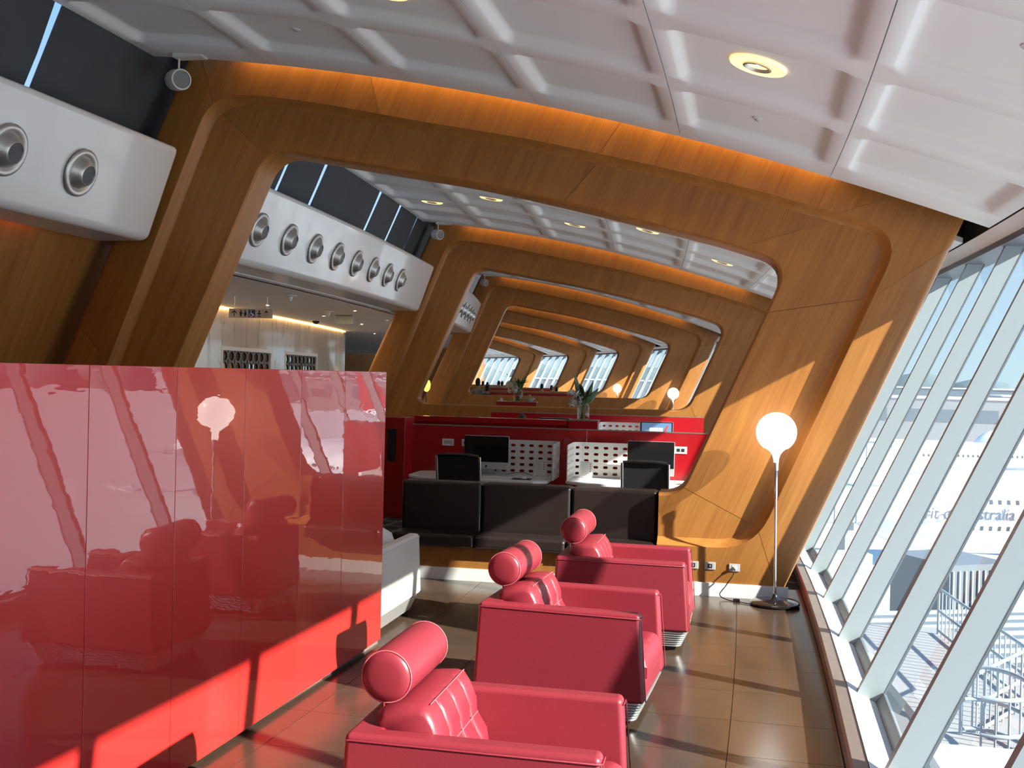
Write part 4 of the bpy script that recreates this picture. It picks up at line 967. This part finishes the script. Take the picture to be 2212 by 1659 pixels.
def bouquet(lab, s, u, z, k, seed, tall):
    rnd = random.Random(seed); o = thing('flower_vase', lab, 'flower vase', s, u, z, 0, 'vases of flowers')
    MB().lathe([(.0005, .0), (.085 * k, 0), (.092 * k, .01), (.092 * k, .20 * k), (.075 * k, .225 * k), (.078 * k, .25 * k), (.073 * k, .25 * k), (.070 * k, .225 * k), (.086 * k, .20 * k), (.086 * k, .012), (.0005, .010)], 28, cap=False).build('jar', VASEGLASS, o, smooth=50)
    for q in range(9):
        a = rnd.uniform(0, 6.28); rr = rnd.uniform(.01, .05) * k
        MB().tube([(-rr * math.cos(a), -rr * math.sin(a), .015), (rr * 1.3 * math.cos(a), rr * 1.3 * math.sin(a), .30 * k)], .005 * k, 6).build('stem', LEAF2, o, smooth=60)
    lm = leaf_mesh(.22 * k, .022 * k).mesh('leaf', 60); lm.materials.append(LEAF); lm2 = leaf_mesh(.15 * k, .018 * k).mesh('leaf', 60); lm2.materials.append(LEAF2)
    for q in range(44):
        a = rnd.uniform(0, 6.28); til = rnd.uniform(.1, 1.25); me = lm if q % 3 == 0 else lm2
        rr = rnd.uniform(.02, .07) * k
        link('leaf', me, o, loc=(rr * math.cos(a) + .02 * k, rr * math.sin(a), rnd.uniform(.22, .36) * k), rot=(til, 0, a + math.pi / 2))
    for dx, rot_, L in tall:
        m_ = leaf_mesh(L * k, .045 * k).mesh('long_leaf', 60); m_.materials.append(LEAF); link('long_leaf', m_, o, loc=(dx * k, 0, .26 * k), rot=(0, rot_, 0.6))
    pm = MB()
    for p_ in range(5):
        a = 2 * math.pi * p_ / 5; c, s_ = math.cos(a), math.sin(a)
        pm.add([(0, 0, 0), (.020 * c - .011 * s_, .020 * s_ + .011 * c, .010), (.034 * c, .034 * s_, .006), (.020 * c + .011 * s_, .020 * s_ - .011 * c, .010), (.018 * c, .018 * s_, .004)], [(0, 1, 2, 3), (0, 3, 2, 4), (0, 4, 2, 1)])
    pmm = pm.mesh('blossom', 60); pmm.materials.append(PETAL)
    for q in range(46):
        a = rnd.uniform(2.0, 4.6); rr = rnd.uniform(.05, .24) * k
        ob = link('blossom', pmm, o, loc=(rr * math.cos(a), rr * math.sin(a) * .6, rnd.uniform(.20, .42) * k), rot=(rnd.uniform(.3, 1.6), rnd.uniform(-.6, .6), rnd.uniform(0, 6.28))); ob.scale = (1.5 * k,) * 3
    return o
bouquet('larger glass vase of white flowers and long dark leaf on the red pedestal', 16.1, -2.42, 1.351, 1.0, 3, [(-.02, -.38, .50), (.06, .2, .34), (.10, .5, .26)])
bouquet('smaller far glass vase of white flowers on the red counter box', 25.4, -4.40, 1.371, 1.15, 5, [(.05, .35, .32)])
bw = thing('fruit_bowl', 'white bowl of yellow fruit beside the smaller flower vase', 'bowl', 25.5, -4.13, 1.371)
MB().lathe([(.0005, 0), (.05, 0), (.055, .01), (.12, .06), (.15, .085), (.145, .088), (.11, .065), (.0005, .02)], 28, cap=False).build('dish', WHITE, bw, smooth=50)
frm = MB().lathe([(.0005, -.04), (.03, -.03), (.042, 0), (.03, .03), (.0005, .04)], 14).mesh('fruit', 60); frm.materials.append(FRUIT)
fl_ = ['front', 'left', 'right', 'back', 'topmost']
for q, (dx, dy, dz) in enumerate(((0, -.06, .085), (-.07, .02, .085), (.07, .02, .085), (0, .08, .085), (0, .01, .14))):
    o = link('fruit', frm); o.location = P(25.5 + dy, -4.13 + dx, 1.371 + dz); tag(o, 'yellow fruit in the far white bowl, the %s one' % fl_[q], 'fruit', 'yellow fruit in the bowl')
nb = thing('notepad_tray', 'white papers at the left end of the far red counter box', 'papers', 25.35, -4.78, 1.371); MB().box(-.10, .10, -.08, .08, 0, .015).build('stack', WHITE, nb); MB().hexa([(-.03, -.02, .015), (.03, -.02, .015), (.03, .02, .015), (-.03, .02, .015), (-.03, .02, .08), (.0, .02, .08), (.0, .025, .08), (-.03, .025, .08)]).build('folded_card', WHITE, nb)
# amber lamp glimpsed at the left of the second frame
al = thing('amber_lamp', 'small amber shaded floor lamp glowing at the left of the second frame opening', 'floor lamp', 23.9, -6.36)
MB().lathe([(.0005, 0), (.14, 0), (.14, .02), (.02, .03), (.0005, .03)], 24).build('base', BLACK, al, smooth=40); MB().lathe([(.012, .03), (.012, 1.60)], 10).build('pole', BLACK, al, smooth=40)
MB().lathe([(.03, 1.58), (.075, 1.64), (.09, 1.74), (.07, 1.82), (.03, 1.85)], 24).build('shade', AMBER, al, smooth=60); MB().lathe([(.0005, 1.93), (.02, 1.88), (.03, 1.85)], 12).build('finial', BLACK, al, smooth=50)
# red counters in the far bays
divider('far low red counter edge behind the third frame', 40.0, -5.6, -2.2, 1.36, 3, 'red dividers')
divider('farthest low red counter edge below the standing people', 52.0, -5.0, -1.9, 1.36, 3, 'red dividers')

# ------------------------------------------------------------------ corridor signs and fittings
sg = thing('hanging_sign', 'beige hanging sign with arrow and restroom pictograms', 'sign', 18.0, -8.45, 2.89)
MB().box(-.40, .40, 0, .03, 0, .165).build('board', SIGNW, sg, bevel=.003)
for dx in (-.3, .3): MB().tube([(dx, .015, .165), (dx, .015, .378)], .006, 6).build('hanger', SATIN, sg)
def pic(nm, pts, m_=None, y=-.002): MB().prism(pts, y - .001, y, 'y').build(nm, m_ or SIGNK, sg)
def circ(cx, cz, r, n=12): return [(cx + r * math.cos(2 * math.pi * k / n), cz + r * math.sin(2 * math.pi * k / n)) for k in range(n)]
x = -.30; pic('arrow', [(x - .008, .025), (x + .008, .025), (x + .008, .105), (x + .04, .075), (x + .05, .088), (x, .14), (x - .05, .088), (x - .04, .075), (x - .008, .105)])
x = -.175; pic('man_head', circ(x, .126, .014)); pic('man_body', [(x - .024, .108), (x + .024, .108), (x + .024, .065), (x + .014, .065), (x + .014, .022), (x + .002, .022), (x, .06), (x - .002, .022), (x - .014, .022), (x - .014, .065), (x - .024, .065)])
x = -.095; pic('woman_head', circ(x, .126, .014)); pic('woman_body', [(x - .014, .108), (x + .014, .108), (x + .030, .055), (x + .014, .055), (x + .012, .022), (x + .002, .022), (x, .05), (x - .002, .022), (x - .012, .022), (x - .014, .055), (x - .030, .055)])
x = .025; pic('blue_square', [(x - .063, .018), (x + .063, .018), (x + .063, .145), (x - .063, .145)], SIGNB)
pic('wheelchair_head', circ(x - .015, .125, .011), WHITE, -.003); pic('wheelchair_body', [(x - .022, .11), (x - .008, .11), (x - .006, .085), (x + .02, .085), (x + .02, .075), (x - .004, .075), (x - .003, .062), (x + .025, .062), (x + .04, .035), (x + .048, .04), (x + .03, .072), (x - .02, .072)], WHITE, -.003)
ringo = [(x - .012 + .034 * math.cos(a), .058 + .034 * math.sin(a)) for a in np.linspace(2.4, 6.0, 12)] + [(x - .012 + .025 * math.cos(a), .058 + .025 * math.sin(a)) for a in np.linspace(6.0, 2.4, 12)]
pic('wheelchair_wheel', ringo, WHITE, -.003)
x = .16; pic('infant_head', circ(x, .122, .016)); pic('infant_body', [(x - .045, .075), (x - .01, .102), (x + .01, .102), (x + .045, .075), (x + .04, .066), (x + .016, .08), (x + .016, .06), (x - .016, .06), (x - .016, .08), (x - .04, .066)]); pic('infant_leg', circ(x - .016, .035, .014)); pic('infant_leg', circ(x + .016, .035, .014))
x = .29; pic('shower_head', [(x - .038, .098), (x + .038, .098), (x + .008, .13), (x + .008, .14), (x - .008, .14), (x - .008, .13)])
for dx, e in ((-.028, -.045), (-.01, -.016), (.01, .016), (.028, .045)): pic('shower_jet', [(x + dx - .002, .088), (x + dx + .002, .088), (x + e + .002, .025), (x + e - .002, .025)])
ex = thing('exit_sign', 'pale green back of a hanging exit sign below the low ceiling', 'sign', 22.9, -8.05, 3.02)
MB().box(-.19, .19, 0, .05, 0, .20).build('box', EXITG, ex, bevel=.006); MB().box(-.19, .19, -.004, 0, .178, .195).build('top_band', LEAF2, ex); MB().tube([(.15, .02, .2), (.15, .02, .249)], .012, 8).build('bracket', SATIN, ex)
dm = thing('camera_dome', 'small dark dome camera under the low ceiling by the marble wall', 'camera', 27.0, -9.7, 3.27); MB().lathe([(.0005, -.10), (.06, -.085), (.09, -.04), (.10, -.015), (.10, 0)], 20).build('dome', BLACK, dm, smooth=50); MB().lathe([(.10, -.015), (.13, -.012), (.13, 0)], 20).build('collar', PLASTIC, dm, smooth=50)
for s, u, lab in ((17.6, -7.6, 'white ceiling speaker cone, nearest, under the low ceiling'), (22.5, -8.3, 'white ceiling detector, middle, under the low ceiling'), (27.5, -7.6, 'white ceiling detector, farthest, under the low ceiling')):
    o = thing('ceiling_detector', lab, 'detector', s, u, 3.27, 0, 'ceiling detectors'); MB().lathe([(.0005, -.10), (.03, -.095), (.05, -.02), (.12, -.012), (.12, 0)], 20).build('body', PLASTIC, o, smooth=40); MB().lathe([(.0005, -.12), (.015, -.115), (.015, -.09)], 10).build('tip', GREYPL, o)
PL = ['first', 'second', 'third', 'fourth', 'fifth', 'sixth', 'seventh', 'eighth', 'ninth', 'tenth', 'eleventh', 'twelfth']
for q, (s, u) in enumerate(((16.2, -8.2), (20.5, -9.0), (22.0, -7.6), (24.5, -8.9), (26.0, -7.7), (28.5, -8.8), (30.5, -7.6), (33.0, -8.6), (36, -9.5), (39, -8.0), (43, -9), (48, -8.5))):
    o = thing('corridor_downlight', 'tiny lit downlight in the low corridor ceiling, %s from the front' % PL[q], 'downlight', s, u, 3.27, 0, 'corridor downlights')
    MB().lathe([(.0005, -.005), (.028, -.005), (.028, 0)], 18).build('lens', DLCOR, o)
    MB().lathe([(.028, -.008), (.05, -.006), (.05, 0)], 18, cap=False).build('ring', PLASTIC, o)

# ------------------------------------------------------------------ people in the far bays
def skin_body(verts, edges, root_i, name):
    me = bpy.data.meshes.new(name); me.from_pydata([v[:3] for v in verts], edges, []); o = bpy.data.objects.new(name, me); COL.objects.link(o)
    o.modifiers.new('skin', 'SKIN'); sk = me.skin_vertices[0].data if me.skin_vertices else None
    if sk is None:
        bm = bmesh.new(); bm.from_mesh(me); bm.verts.layers.skin.verify(); bm.to_mesh(me); bm.free(); sk = me.skin_vertices[0].data
    for i, v in enumerate(verts):
        rr = v[3] if isinstance(v[3], tuple) else (v[3], v[3]); sk[i].radius = rr; sk[i].use_root = (i == root_i)
    ss = o.modifiers.new('sub', 'SUBSURF'); ss.levels = 2; ss.render_levels = 2
    dg = bpy.context.evaluated_depsgraph_get(); m2 = bpy.data.meshes.new_from_object(o.evaluated_get(dg)); bpy.data.objects.remove(o)
    m2.name = name; m2.shade_smooth(); return m2
def person_meshes(seated):
    V = []; Eg = []
    def add(x, y, z, r, par=None):
        V.append((x, y, z, r)); i = len(V) - 1
        if par is not None: Eg.append((par, i))
        return i
    ph = .52 if seated else .95     # pelvis height
    pel = add(0, 0, ph, (.155, .115)); w = add(0, .01, ph + .16, (.13, .10), pel); ch = add(0, .0, ph + .36, (.155, .11), w); sh = add(0, -.005, ph + .47, (.11, .075), ch)
    nk = add(0, .005, ph + .56, .052, sh); hd0 = add(0, .02, ph + .64, (.066, .078), nk); hd1 = add(0, .012, ph + .73, (.076, .09), hd0); add(0, .0, ph + .80, (.055, .066), hd1)
    for sx in (-1, 1):
        a0 = add(sx * .17, -.01, ph + .45, .058, sh)
        if seated: a1 = add(sx * .23, .08, ph + .20, .044, a0); a2 = add(sx * .16, .32, ph + .19, .034, a1)
        else: a1 = add(sx * .235, -.02, ph + .17, .044, a0); a2 = add(sx * .22, .06, ph - .06, .033, a1)
        d = Vector((0, 1, 0)) if seated else Vector((0, .25, -1)).normalized()
        hb = Vector(V[a2][:3]); hp = add(*(hb + d * .07), .030, a2)
        for k, (off, L) in enumerate(((-.024, .075), (-.008, .085), (.008, .08), (.024, .065))):
            q = Vector(V[hp][:3]) + d * .035 + Vector((off, 0, 0)); f1 = add(*q, .0095, hp); add(*(q + d * L * .55 + Vector((0, 0, -.012))), .0085, f1)
        q = hb + d * .035 + Vector((-sx * .035, 0, .005)); f1 = add(*q, .010, a2); add(*(q + d * .04), .009, f1)
        h0 = add(sx * .095, 0, ph - .05, .085, pel)
        if seated: k1 = add(sx * .12, .42, ph - .03, .062, h0); an = add(sx * .12, .44, .10, .040, k1); add(sx * .12, .58, .045, .036, an)
        else: k1 = add(sx * .10, .02, .50, .060, h0); an = add(sx * .10, -.01, .10, .042, k1); add(sx * .11, .13, .04, .036, an)
    body = skin_body(V, Eg, 0, 'body')
    # neck and head skin, clothing below
    body.materials.append(CLOTH_D); body.materials.append(SKIN)
    for p in body.polygons:
        if p.center.z > ph + .515: p.material_index = 1
    hair = MB()
    rs = []
    for t in np.linspace(0, 1, 9):
        z = ph + .60 + .265 * t; k = math.sqrt(max(0, 1 - ((t - .42) / .60) ** 2)); rs.append([(.088 * k * math.cos(a), -.012 + (.104 * k * math.sin(a) if math.sin(a) < 0 else (.07 if t < .72 else .10) * k * math.sin(a)) - (.05 if (t < .72 and math.sin(a) > .2) else 0) * k, z) for a in np.linspace(0, 2 * math.pi, 21)[:-1]])
    hm = hair.rings(rs).mesh('hair', 60); hm.materials.append(HAIR)
    nose = MB().hexa([(-.012, .092, ph + .675), (.012, .092, ph + .675), (.012, .10, ph + .675), (-.012, .10, ph + .675), (-.005, .088, ph + .72), (.005, .088, ph + .72), (.004, .092, ph + .72), (-.004, .092, ph + .72)]).mesh('nose', 60); nose.materials.append(SKIN)
    return body, hm, nose
PST, PSE = person_meshes(False), person_meshes(True)
def person(lab, s, u, rot, sc, seated=False, z=0.0, light=False):
    o = thing('person', lab, 'person', s, u, z, rot, 'people in the far bays'); o.scale = (sc,) * 3
    for nm, me in zip(('body', 'hair', 'nose'), PSE if seated else PST):
        m_ = me
        if nm == 'body' and light: m_ = me.copy(); m_.materials[0] = CLOTH_L
        link(nm, m_, o)
    return o
person('person with dark hair sitting behind the red shelf wall, only the head showing', 18.22, -3.62, 0, .97, True)
person('standing person in dark clothes with dark hair at the lower left of the third frame', 36.2, -5.72, .3, .93)
person('standing person in grey clothes at the left edge of the third frame opening', 37.5, -6.05, -.4, 1.03, light=True)
for q, (s, u, rt, sc) in enumerate(((50, -2.63, .5, .90), (50.3, -2.12, -.4, .87), (50.8, -1.80, .1, .82), (60, -4.05, .3, .90), (60.6, -3.68, -.3, .87), (60, -3.17, 1.2, .92), (60.7, -2.82, -1.0, .91))):
    person(['tiny far person, left of the three before the fourth window view', 'tiny far person, middle of the three before the fourth window view', 'tiny far person, lowest of the three before the fourth window view',
            'tiny far person, leftmost before the last window view', 'tiny far person, second from left before the last window view', 'tiny far person, third from left before the last window view', 'tiny far person, rightmost before the last window view'][q], s, u, rt, sc, light=(q % 2 == 0))

# ------------------------------------------------------------------ the airport outside
ap = struct('ground'); mb = MB(); mb.box(-900, 1500, -900, 2500, -14.6, -14.0); mb.build('apron', CONCRETE, ap)
def wthing(name, lab, cat, loc, rz=0, group=None):
    o = bpy.data.objects.new(name, None); COL.objects.link(o); o.location = loc; o.rotation_euler = (0, 0, rz); return tag(o, lab, cat, group)
def text_mesh(txt, size, m_):
    cu = bpy.data.curves.new('lettering', 'FONT'); cu.body = txt; cu.size = size; cu.extrude = .02; cu.shear = .15; cu.align_x = 'LEFT'
    o = bpy.data.objects.new('lettering', cu); COL.objects.link(o); dg = bpy.context.evaluated_depsgraph_get()
    me = bpy.data.meshes.new_from_object(o.evaluated_get(dg)); bpy.data.objects.remove(o); me.materials.clear(); me.materials.append(m_); return me
def aircraft(lab, loc, rz, Rf, L, with_text):
    """fuselage along local x, nose at -x, the side facing -y towards the lounge"""
    o = wthing('aircraft', lab, 'aircraft', loc, rz, 'parked aircraft'); kz = 1.18
    rs = []; n = 36
    for t, k, dz in ((0, .02, -.5), (.01, .25, -.45), (.03, .5, -.3), (.06, .74, -.15), (.10, .92, -.03), (.15, 1, 0), (.68, 1, 0), (.78, .9, .25), (.88, .62, .75), (.96, .30, 1.2), (1, .08, 1.4)):
        rs.append([(L * t, Rf * k * math.cos(a), Rf * kz * k * math.sin(a) + dz) for a in np.linspace(0, 2 * math.pi, n + 1)[:-1]])
    MB().rings(rs).build('fuselage', PLANEW, o, smooth=50)
    wm = MB().box(-.13, .13, -.03, .03, -.19, .19).mesh('cabin_window'); wm.materials.append(PLANED)
    for z in ((1.15, -1.1) if with_text else (.6,)):
        y = -Rf * math.sqrt(max(0, 1 - (z / (Rf * kz)) ** 2)) - .0
        for k in range(int(L * .5 / .75)):
            q = link('cabin_window', wm, o, loc=(L * .16 + k * .75, y, z), rot=(-math.asin(z / (Rf * kz)) * .8, 0, 0))
    if with_text:
        tm = text_mesh('Spirit of Australia', 1.25, LETTER); k_ = 9.3 / max(v.co.x for v in tm.vertices); q = link('lettering', tm, o, loc=(with_text, -Rf - .06, -.35), rot=(rad(90), 0, 0)); q.scale = (k_, k_ * 1.1, 1)
    # wings, fin, tailplane, engines
    for sy in (-1, 1):
        MB().hexa([(L * .36, sy * Rf * .6, -1.9), (L * .56, sy * Rf * .6, -1.9), (L * .68, sy * L * .45, .2), (L * .62, sy * L * .45, .2), (L * .36, sy * Rf * .6, -1.1), (L * .56, sy * Rf * .6, -1.4), (L * .68, sy * L * .45, .4), (L * .62, sy * L * .45, .4)]).build('wing', PLANEW, o)
        MB().hexa([(L * .88, sy * .5, 1.2), (L * .97, sy * .5, 1.2), (L * 1.02, sy * L * .14, 1.9), (L * .98, sy * L * .14, 1.9), (L * .88, sy * .5, 1.5), (L * .97, sy * .5, 1.5), (L * 1.02, sy * L * .14, 2.0), (L * .98, sy * L * .14, 2.0)]).build('tailplane', PLANEW, o)
        e = MB().lathe([(.95, -2.6), (1.25, -2.4), (1.4, -1.2), (1.3, 1.0), (.8, 2.6)], 24, axis='x', c=(L * .40, sy * L * .17, -2.6)).build('engine', PLANEW, o, smooth=50)
        MB().lathe([(.0005, -2.3), (1.1, -2.35), (.95, -2.6)], 20, axis='x', c=(L * .40, sy * L * .17, -2.6)).build('intake', PLANED, e)
    MB().hexa([(L * .80, -.25, Rf), (L * .97, -.25, Rf * .6), (L * .97, .25, Rf * .6), (L * .80, .25, Rf), (L * .95, -.1, Rf + 9), (L * 1.04, -.1, Rf + 9), (L * 1.04, .1, Rf + 9), (L * .95, .1, Rf + 9)]).build('tail_fin', PLANER, o)
    for x_, y_ in ((L * .12, 0), (L * .5, 3), (L * .5, -3)):
        g = MB().lathe([(.12, -4.9), (.12, -2.5)], 10, c=(x_, y_, 0)).build('landing_leg', STEELB, o); MB().lathe([(.2, -.5), (.55, -.4), (.55, .4), (.2, .5)], 16, axis='y', c=(x_, y_, -4.45)).build('wheel', BLACK, g)
    return o
aircraft('large white aircraft with lettering along its side, outside the near windows', (2.6, 98.2, -9.0), 0.28, 3.1, 60, 3.75)
aircraft('smaller white aircraft parked farther out on the apron', (8, 168, -9.0), 0.34, 2.1, 40, 0)
aircraft('farthest white aircraft seen over the other two', (30, 236, -9.2), 0.2, 2.3, 44, 0)
def bridge(lab, a, b, w, h):
    a, b = Vector(a), Vector(b); d = b - a; o = wthing('jet_bridge', lab, 'jet bridge', a, math.atan2(d.y, d.x), 'jet bridges'); L = d.length
    MB().box(0, L, -w / 2, w / 2, 0, h).build('tunnel', STEELB, o, bevel=.1)
    for k in range(int(L / 2)):
        MB().box(k * 2 + .8, k * 2 + .9, -w / 2 - .06, w / 2 + .06, -.05, h + .05).build('rib', ALU, o)
    MB().box(L - 3, L - 2.2, -.5, .5, a.z * 0 - (14 + a.z), 0).build('support', ALU, o)
    return o
bridge('grey jet bridge reaching the large aircraft', (-14, 84, -9.5), (4.5, 95, -9.5), 3.2, 3.0)
bridge('far grey jet bridge behind the large aircraft', (-26, 128, -9.0), (8, 150, -9.0), 3.4, 3.2)
def block(name, lab, cat, x0, x1, y0, y1, z0, z1, m_, win=0, group=None):
    o = wthing(name, lab, cat, ((x0 + x1) / 2, y0, z0), 0, group); w = (x1 - x0) / 2
    MB().box(-w, w, 0, y1 - y0, 0, z1 - z0).build('walls', m_, o)
    MB().box(-w - .3, w + .3, -.3, y1 - y0 + .3, z1 - z0, z1 - z0 + .5).build('roof', ROOFW, o)
    for k in range(win):
        x = -w + (k + .5) * 2 * w / win; MB().box(x - w / win * .7, x + w / win * .7, -.1, 0, (z1 - z0) * .45, (z1 - z0) * .75).build('window', BLDG2, o)
    return o
block('white_shed', 'low white service building under the wing of the large aircraft', 'building', 4.5, 13, 60, 76, -14, -9.6, ROOFW, 4)
block('hangar', 'wide pale hangar beyond the parked aircraft', 'building', -40, 60, 330, 360, -14, -2.0, BLDG, 10)
block('far_terminal', 'long grey far terminal under the tree line', 'building', -140, 230, 480, 520, -14, 0.5, BLDG2, 24)
block('cargo_shed', 'pale cargo shed with reddish roof beyond the apron', 'building', 60, 150, 400, 430, -14, -1.5, BLDG, 8)
# tree line on the horizon
mb = MB()
for q in range(40):
    rnd = random.Random(q); x = -560 + q * 36 + rnd.uniform(-8, 8); y0 = 620 + rnd.uniform(-20, 20); h = rnd.uniform(15, 19.5); rs = []
    for t in np.linspace(0, 1, 7):
        r_ = (26 + rnd.uniform(-3, 3)) * math.sqrt(max(.01, 1 - t * t)); rs.append([(x + r_ * math.cos(a) * rnd.uniform(.85, 1.1), y0 + r_ * .5 * math.sin(a), -13.9 + (4 + h) * t * rnd.uniform(.95, 1.02)) for a in np.linspace(0, 2 * math.pi, 15)[:-1]])
    mb.rings(rs)
tl_ = mb.build('tree_line', TREE, None, smooth=80); tag(tl_, 'hazy dark green tree line along the horizon outside the windows', 'trees', kind='stuff')
# things below the windows
rf = wthing('lower_roof', 'white lower roof ledge at the bottom right corner, outside the nearest window', 'roof', P(14.2, 3.4, -3.2), TH(14)); MB().box(-.9, 2.6, -6, 1.1, 0, .2).build('deck', ROOFW, rf); MB().box(-.9, 2.6, .95, 1.1, .2, .32).build('parapet', ROOFW, rf); MB().box(-.8, 2.5, -5.8, .9, -10.8, 0).build('walls', BLDG, rf)
rg = wthing('corrugated_roof', 'grey corrugated roof with pale ridges, low outside the near windows', 'roof', P(27, 9.6, -5.1), TH(27) + .25)
MB().box(-2.6, 6.5, -6, 7, 0, .1).build('deck', BLDG2, rg)
for k in range(15): MB().box(-2.6, 6.5, -5.9 + k * .9, -5.78 + k * .9, .1, .2).build('ridge', ROOFG, rg)
MB().box(-2.4, 6.3, -5.8, 6.8, -8.9, 0).build('walls', BLDG2, rg)
rb = wthing('canopy_roof', 'wide white canopy roof beyond the railings', 'roof', (7.0, 52, -8.6), .1); MB().box(-7, 7, -7, 9, 0, .5).build('deck', ROOFW, rb)
for sx, sy in ((-6, -6), (6, -6), (-6, 8), (6, 8)): MB().box(sx - .2, sx + .2, sy - .2, sy + .2, -5.4, 0).build('column', ALU, rb)
def railing(lab, pts, z0, h=1.1):
    o = wthing('railing', lab, 'railing', Vector((pts[0][0], pts[0][1], z0)), 0, 'steel railings'); q = [Vector((p[0] - pts[0][0], p[1] - pts[0][1], 0)) for p in pts]
    for z in (h, h * .52, .1): MB().tube([p + Vector((0, 0, z)) for p in q], .035, 8).build('rail', STEELB, o, smooth=60)
    for a, b in zip(q[:-1], q[1:]):
        n = max(1, int((b - a).length / .3))
        for k in range(n): p = a + (b - a) * k / n; MB().tube([p, p + Vector((0, 0, h))], .016, 6).build('baluster', STEELB, o, smooth=60)
    MB().tube([q[-1], q[-1] + Vector((0, 0, h))], .03, 6).build('end_post', STEELB, o); return o
wk = wthing('walkway', 'grey walkway slab carrying the straight railing outside', 'walkway', P(20.5, 4.6, -4.2), TH(20)); MB().box(-1.1, 1.5, -1.6, 7, 0, .2).build('slab', BLDG, wk); MB().box(-1.0, 1.4, -1.5, 6.8, -9.8, 0).build('support_wall', BLDG2, wk)
railing('straight steel railing on the walkway outside the near windows', [P(19.1, 4.2), P(21, 5.7), P(26.5, 5.8)], -4.0)
c0 = P(17.1, 3.75); railing('curved steel railing of the stair just outside the near windows', [(c0.x + .62 * math.cos(a), c0.y + .95 * math.sin(a)) for a in np.linspace(-1.9, 2.0, 14)], -3.6)
st = wthing('stair', 'grey stair tower inside the curved railing outside', 'stair', P(17.1, 3.75, -3.8), TH(17)); MB().lathe([(.0005, .2), (1.05, .2), (1.05, 0)], 24).build('landing', BLDG, st)
for k in range(4): MB().box(-.5, .5, .3 + k * .28, .56 + k * .28, -.2 - k * .18, -.12 - k * .18).build('tread', ROOFG, st)
MB().lathe([(.5, 0), (.5, -10.2)], 16).build('shaft', BLDG2, st)
gs = wthing('container', 'dark grey ribbed container standing beyond the railing outside', 'container', P(37.5, 10.6, -9.0), TH(37) + .3); MB().box(-1.3, 1.3, -1.5, 1.5, 0, 5.0).build('shell', BLDG2, gs)
for k in range(10): MB().box(-1.2 + k * .26, -1.14 + k * .26, -1.56, -1.5, .2, 4.8).build('rib', ROOFG, gs)
MB().box(-1.4, 1.4, -1.6, 1.6, -5.0, 0).build('footing', BLDG, gs)
pw = thing('cushion', 'white rounded cushion on the white armchair at the partition end', 'cushion', 8.29, -3.30, .425)
MB().lathe([(.0005, 0), (.16, .01), (.24, .06), (.26, .15), (.22, .25), (.12, .31), (.0005, .33)], 32).build('cover', LEATHER_W, pw, smooth=60); MB().tube([(.262 * math.cos(t), .262 * math.sin(t), .15) for t in np.linspace(0, 2 * math.pi, 33)], .004, 5).build('piping', LEATHER_W, pw)
# service vehicles on the apron
VL = ['white service van between the jet bridge and the large aircraft', 'dark tug parked before the nose of the large aircraft', 'pale catering truck near the far jet bridge', 'grey baggage cart left of the canopy roof', 'blue grey fuel truck beyond the large aircraft']
for k, (x, y, m_, L, h) in enumerate(((1.0, 88, PLANEW, 6, 2.6), (-3.5, 96, BLDG2, 5, 1.8), (6, 132, PLANEW, 8, 3.6), (-1.5, 60, BLDG2, 4, 1.7), (18, 140, STEELB, 9, 3.2))):
    o = wthing('service_vehicle', VL[k], 'vehicle', (x, y, -14.0), .4 + k, 'apron vehicles')
    MB().box(-L / 2 + 1.6, L / 2, -1.1, 1.1, .6, h).build('box_body', m_, o, bevel=.08); MB().box(-L / 2, -L / 2 + 1.55, -1.05, 1.05, .6, h * .8).build('cab', m_, o, bevel=.15); MB().box(-L / 2 - .02, -L / 2 + .3, -.9, .9, h * .5, h * .75).build('windscreen', PLANED, o)
    for sx in (-L / 2 + .9, L / 2 - .9):
        for sy in (-1, 1): MB().lathe([(.1, -.15), (.45, -.13), (.45, .13), (.1, .15)], 16, axis='y', c=(sx, sy * 1.0, .45)).build('wheel', BLACK, o)

for m_ in (DLRING, AMBER, SCR_SKY, SCR_GND, SCR_WHITE, SCR_RED, SCR_BLUE, DLCOR): m_.cycles.emission_sampling = 'NONE' if m_ is not DLCOR else 'FRONT'
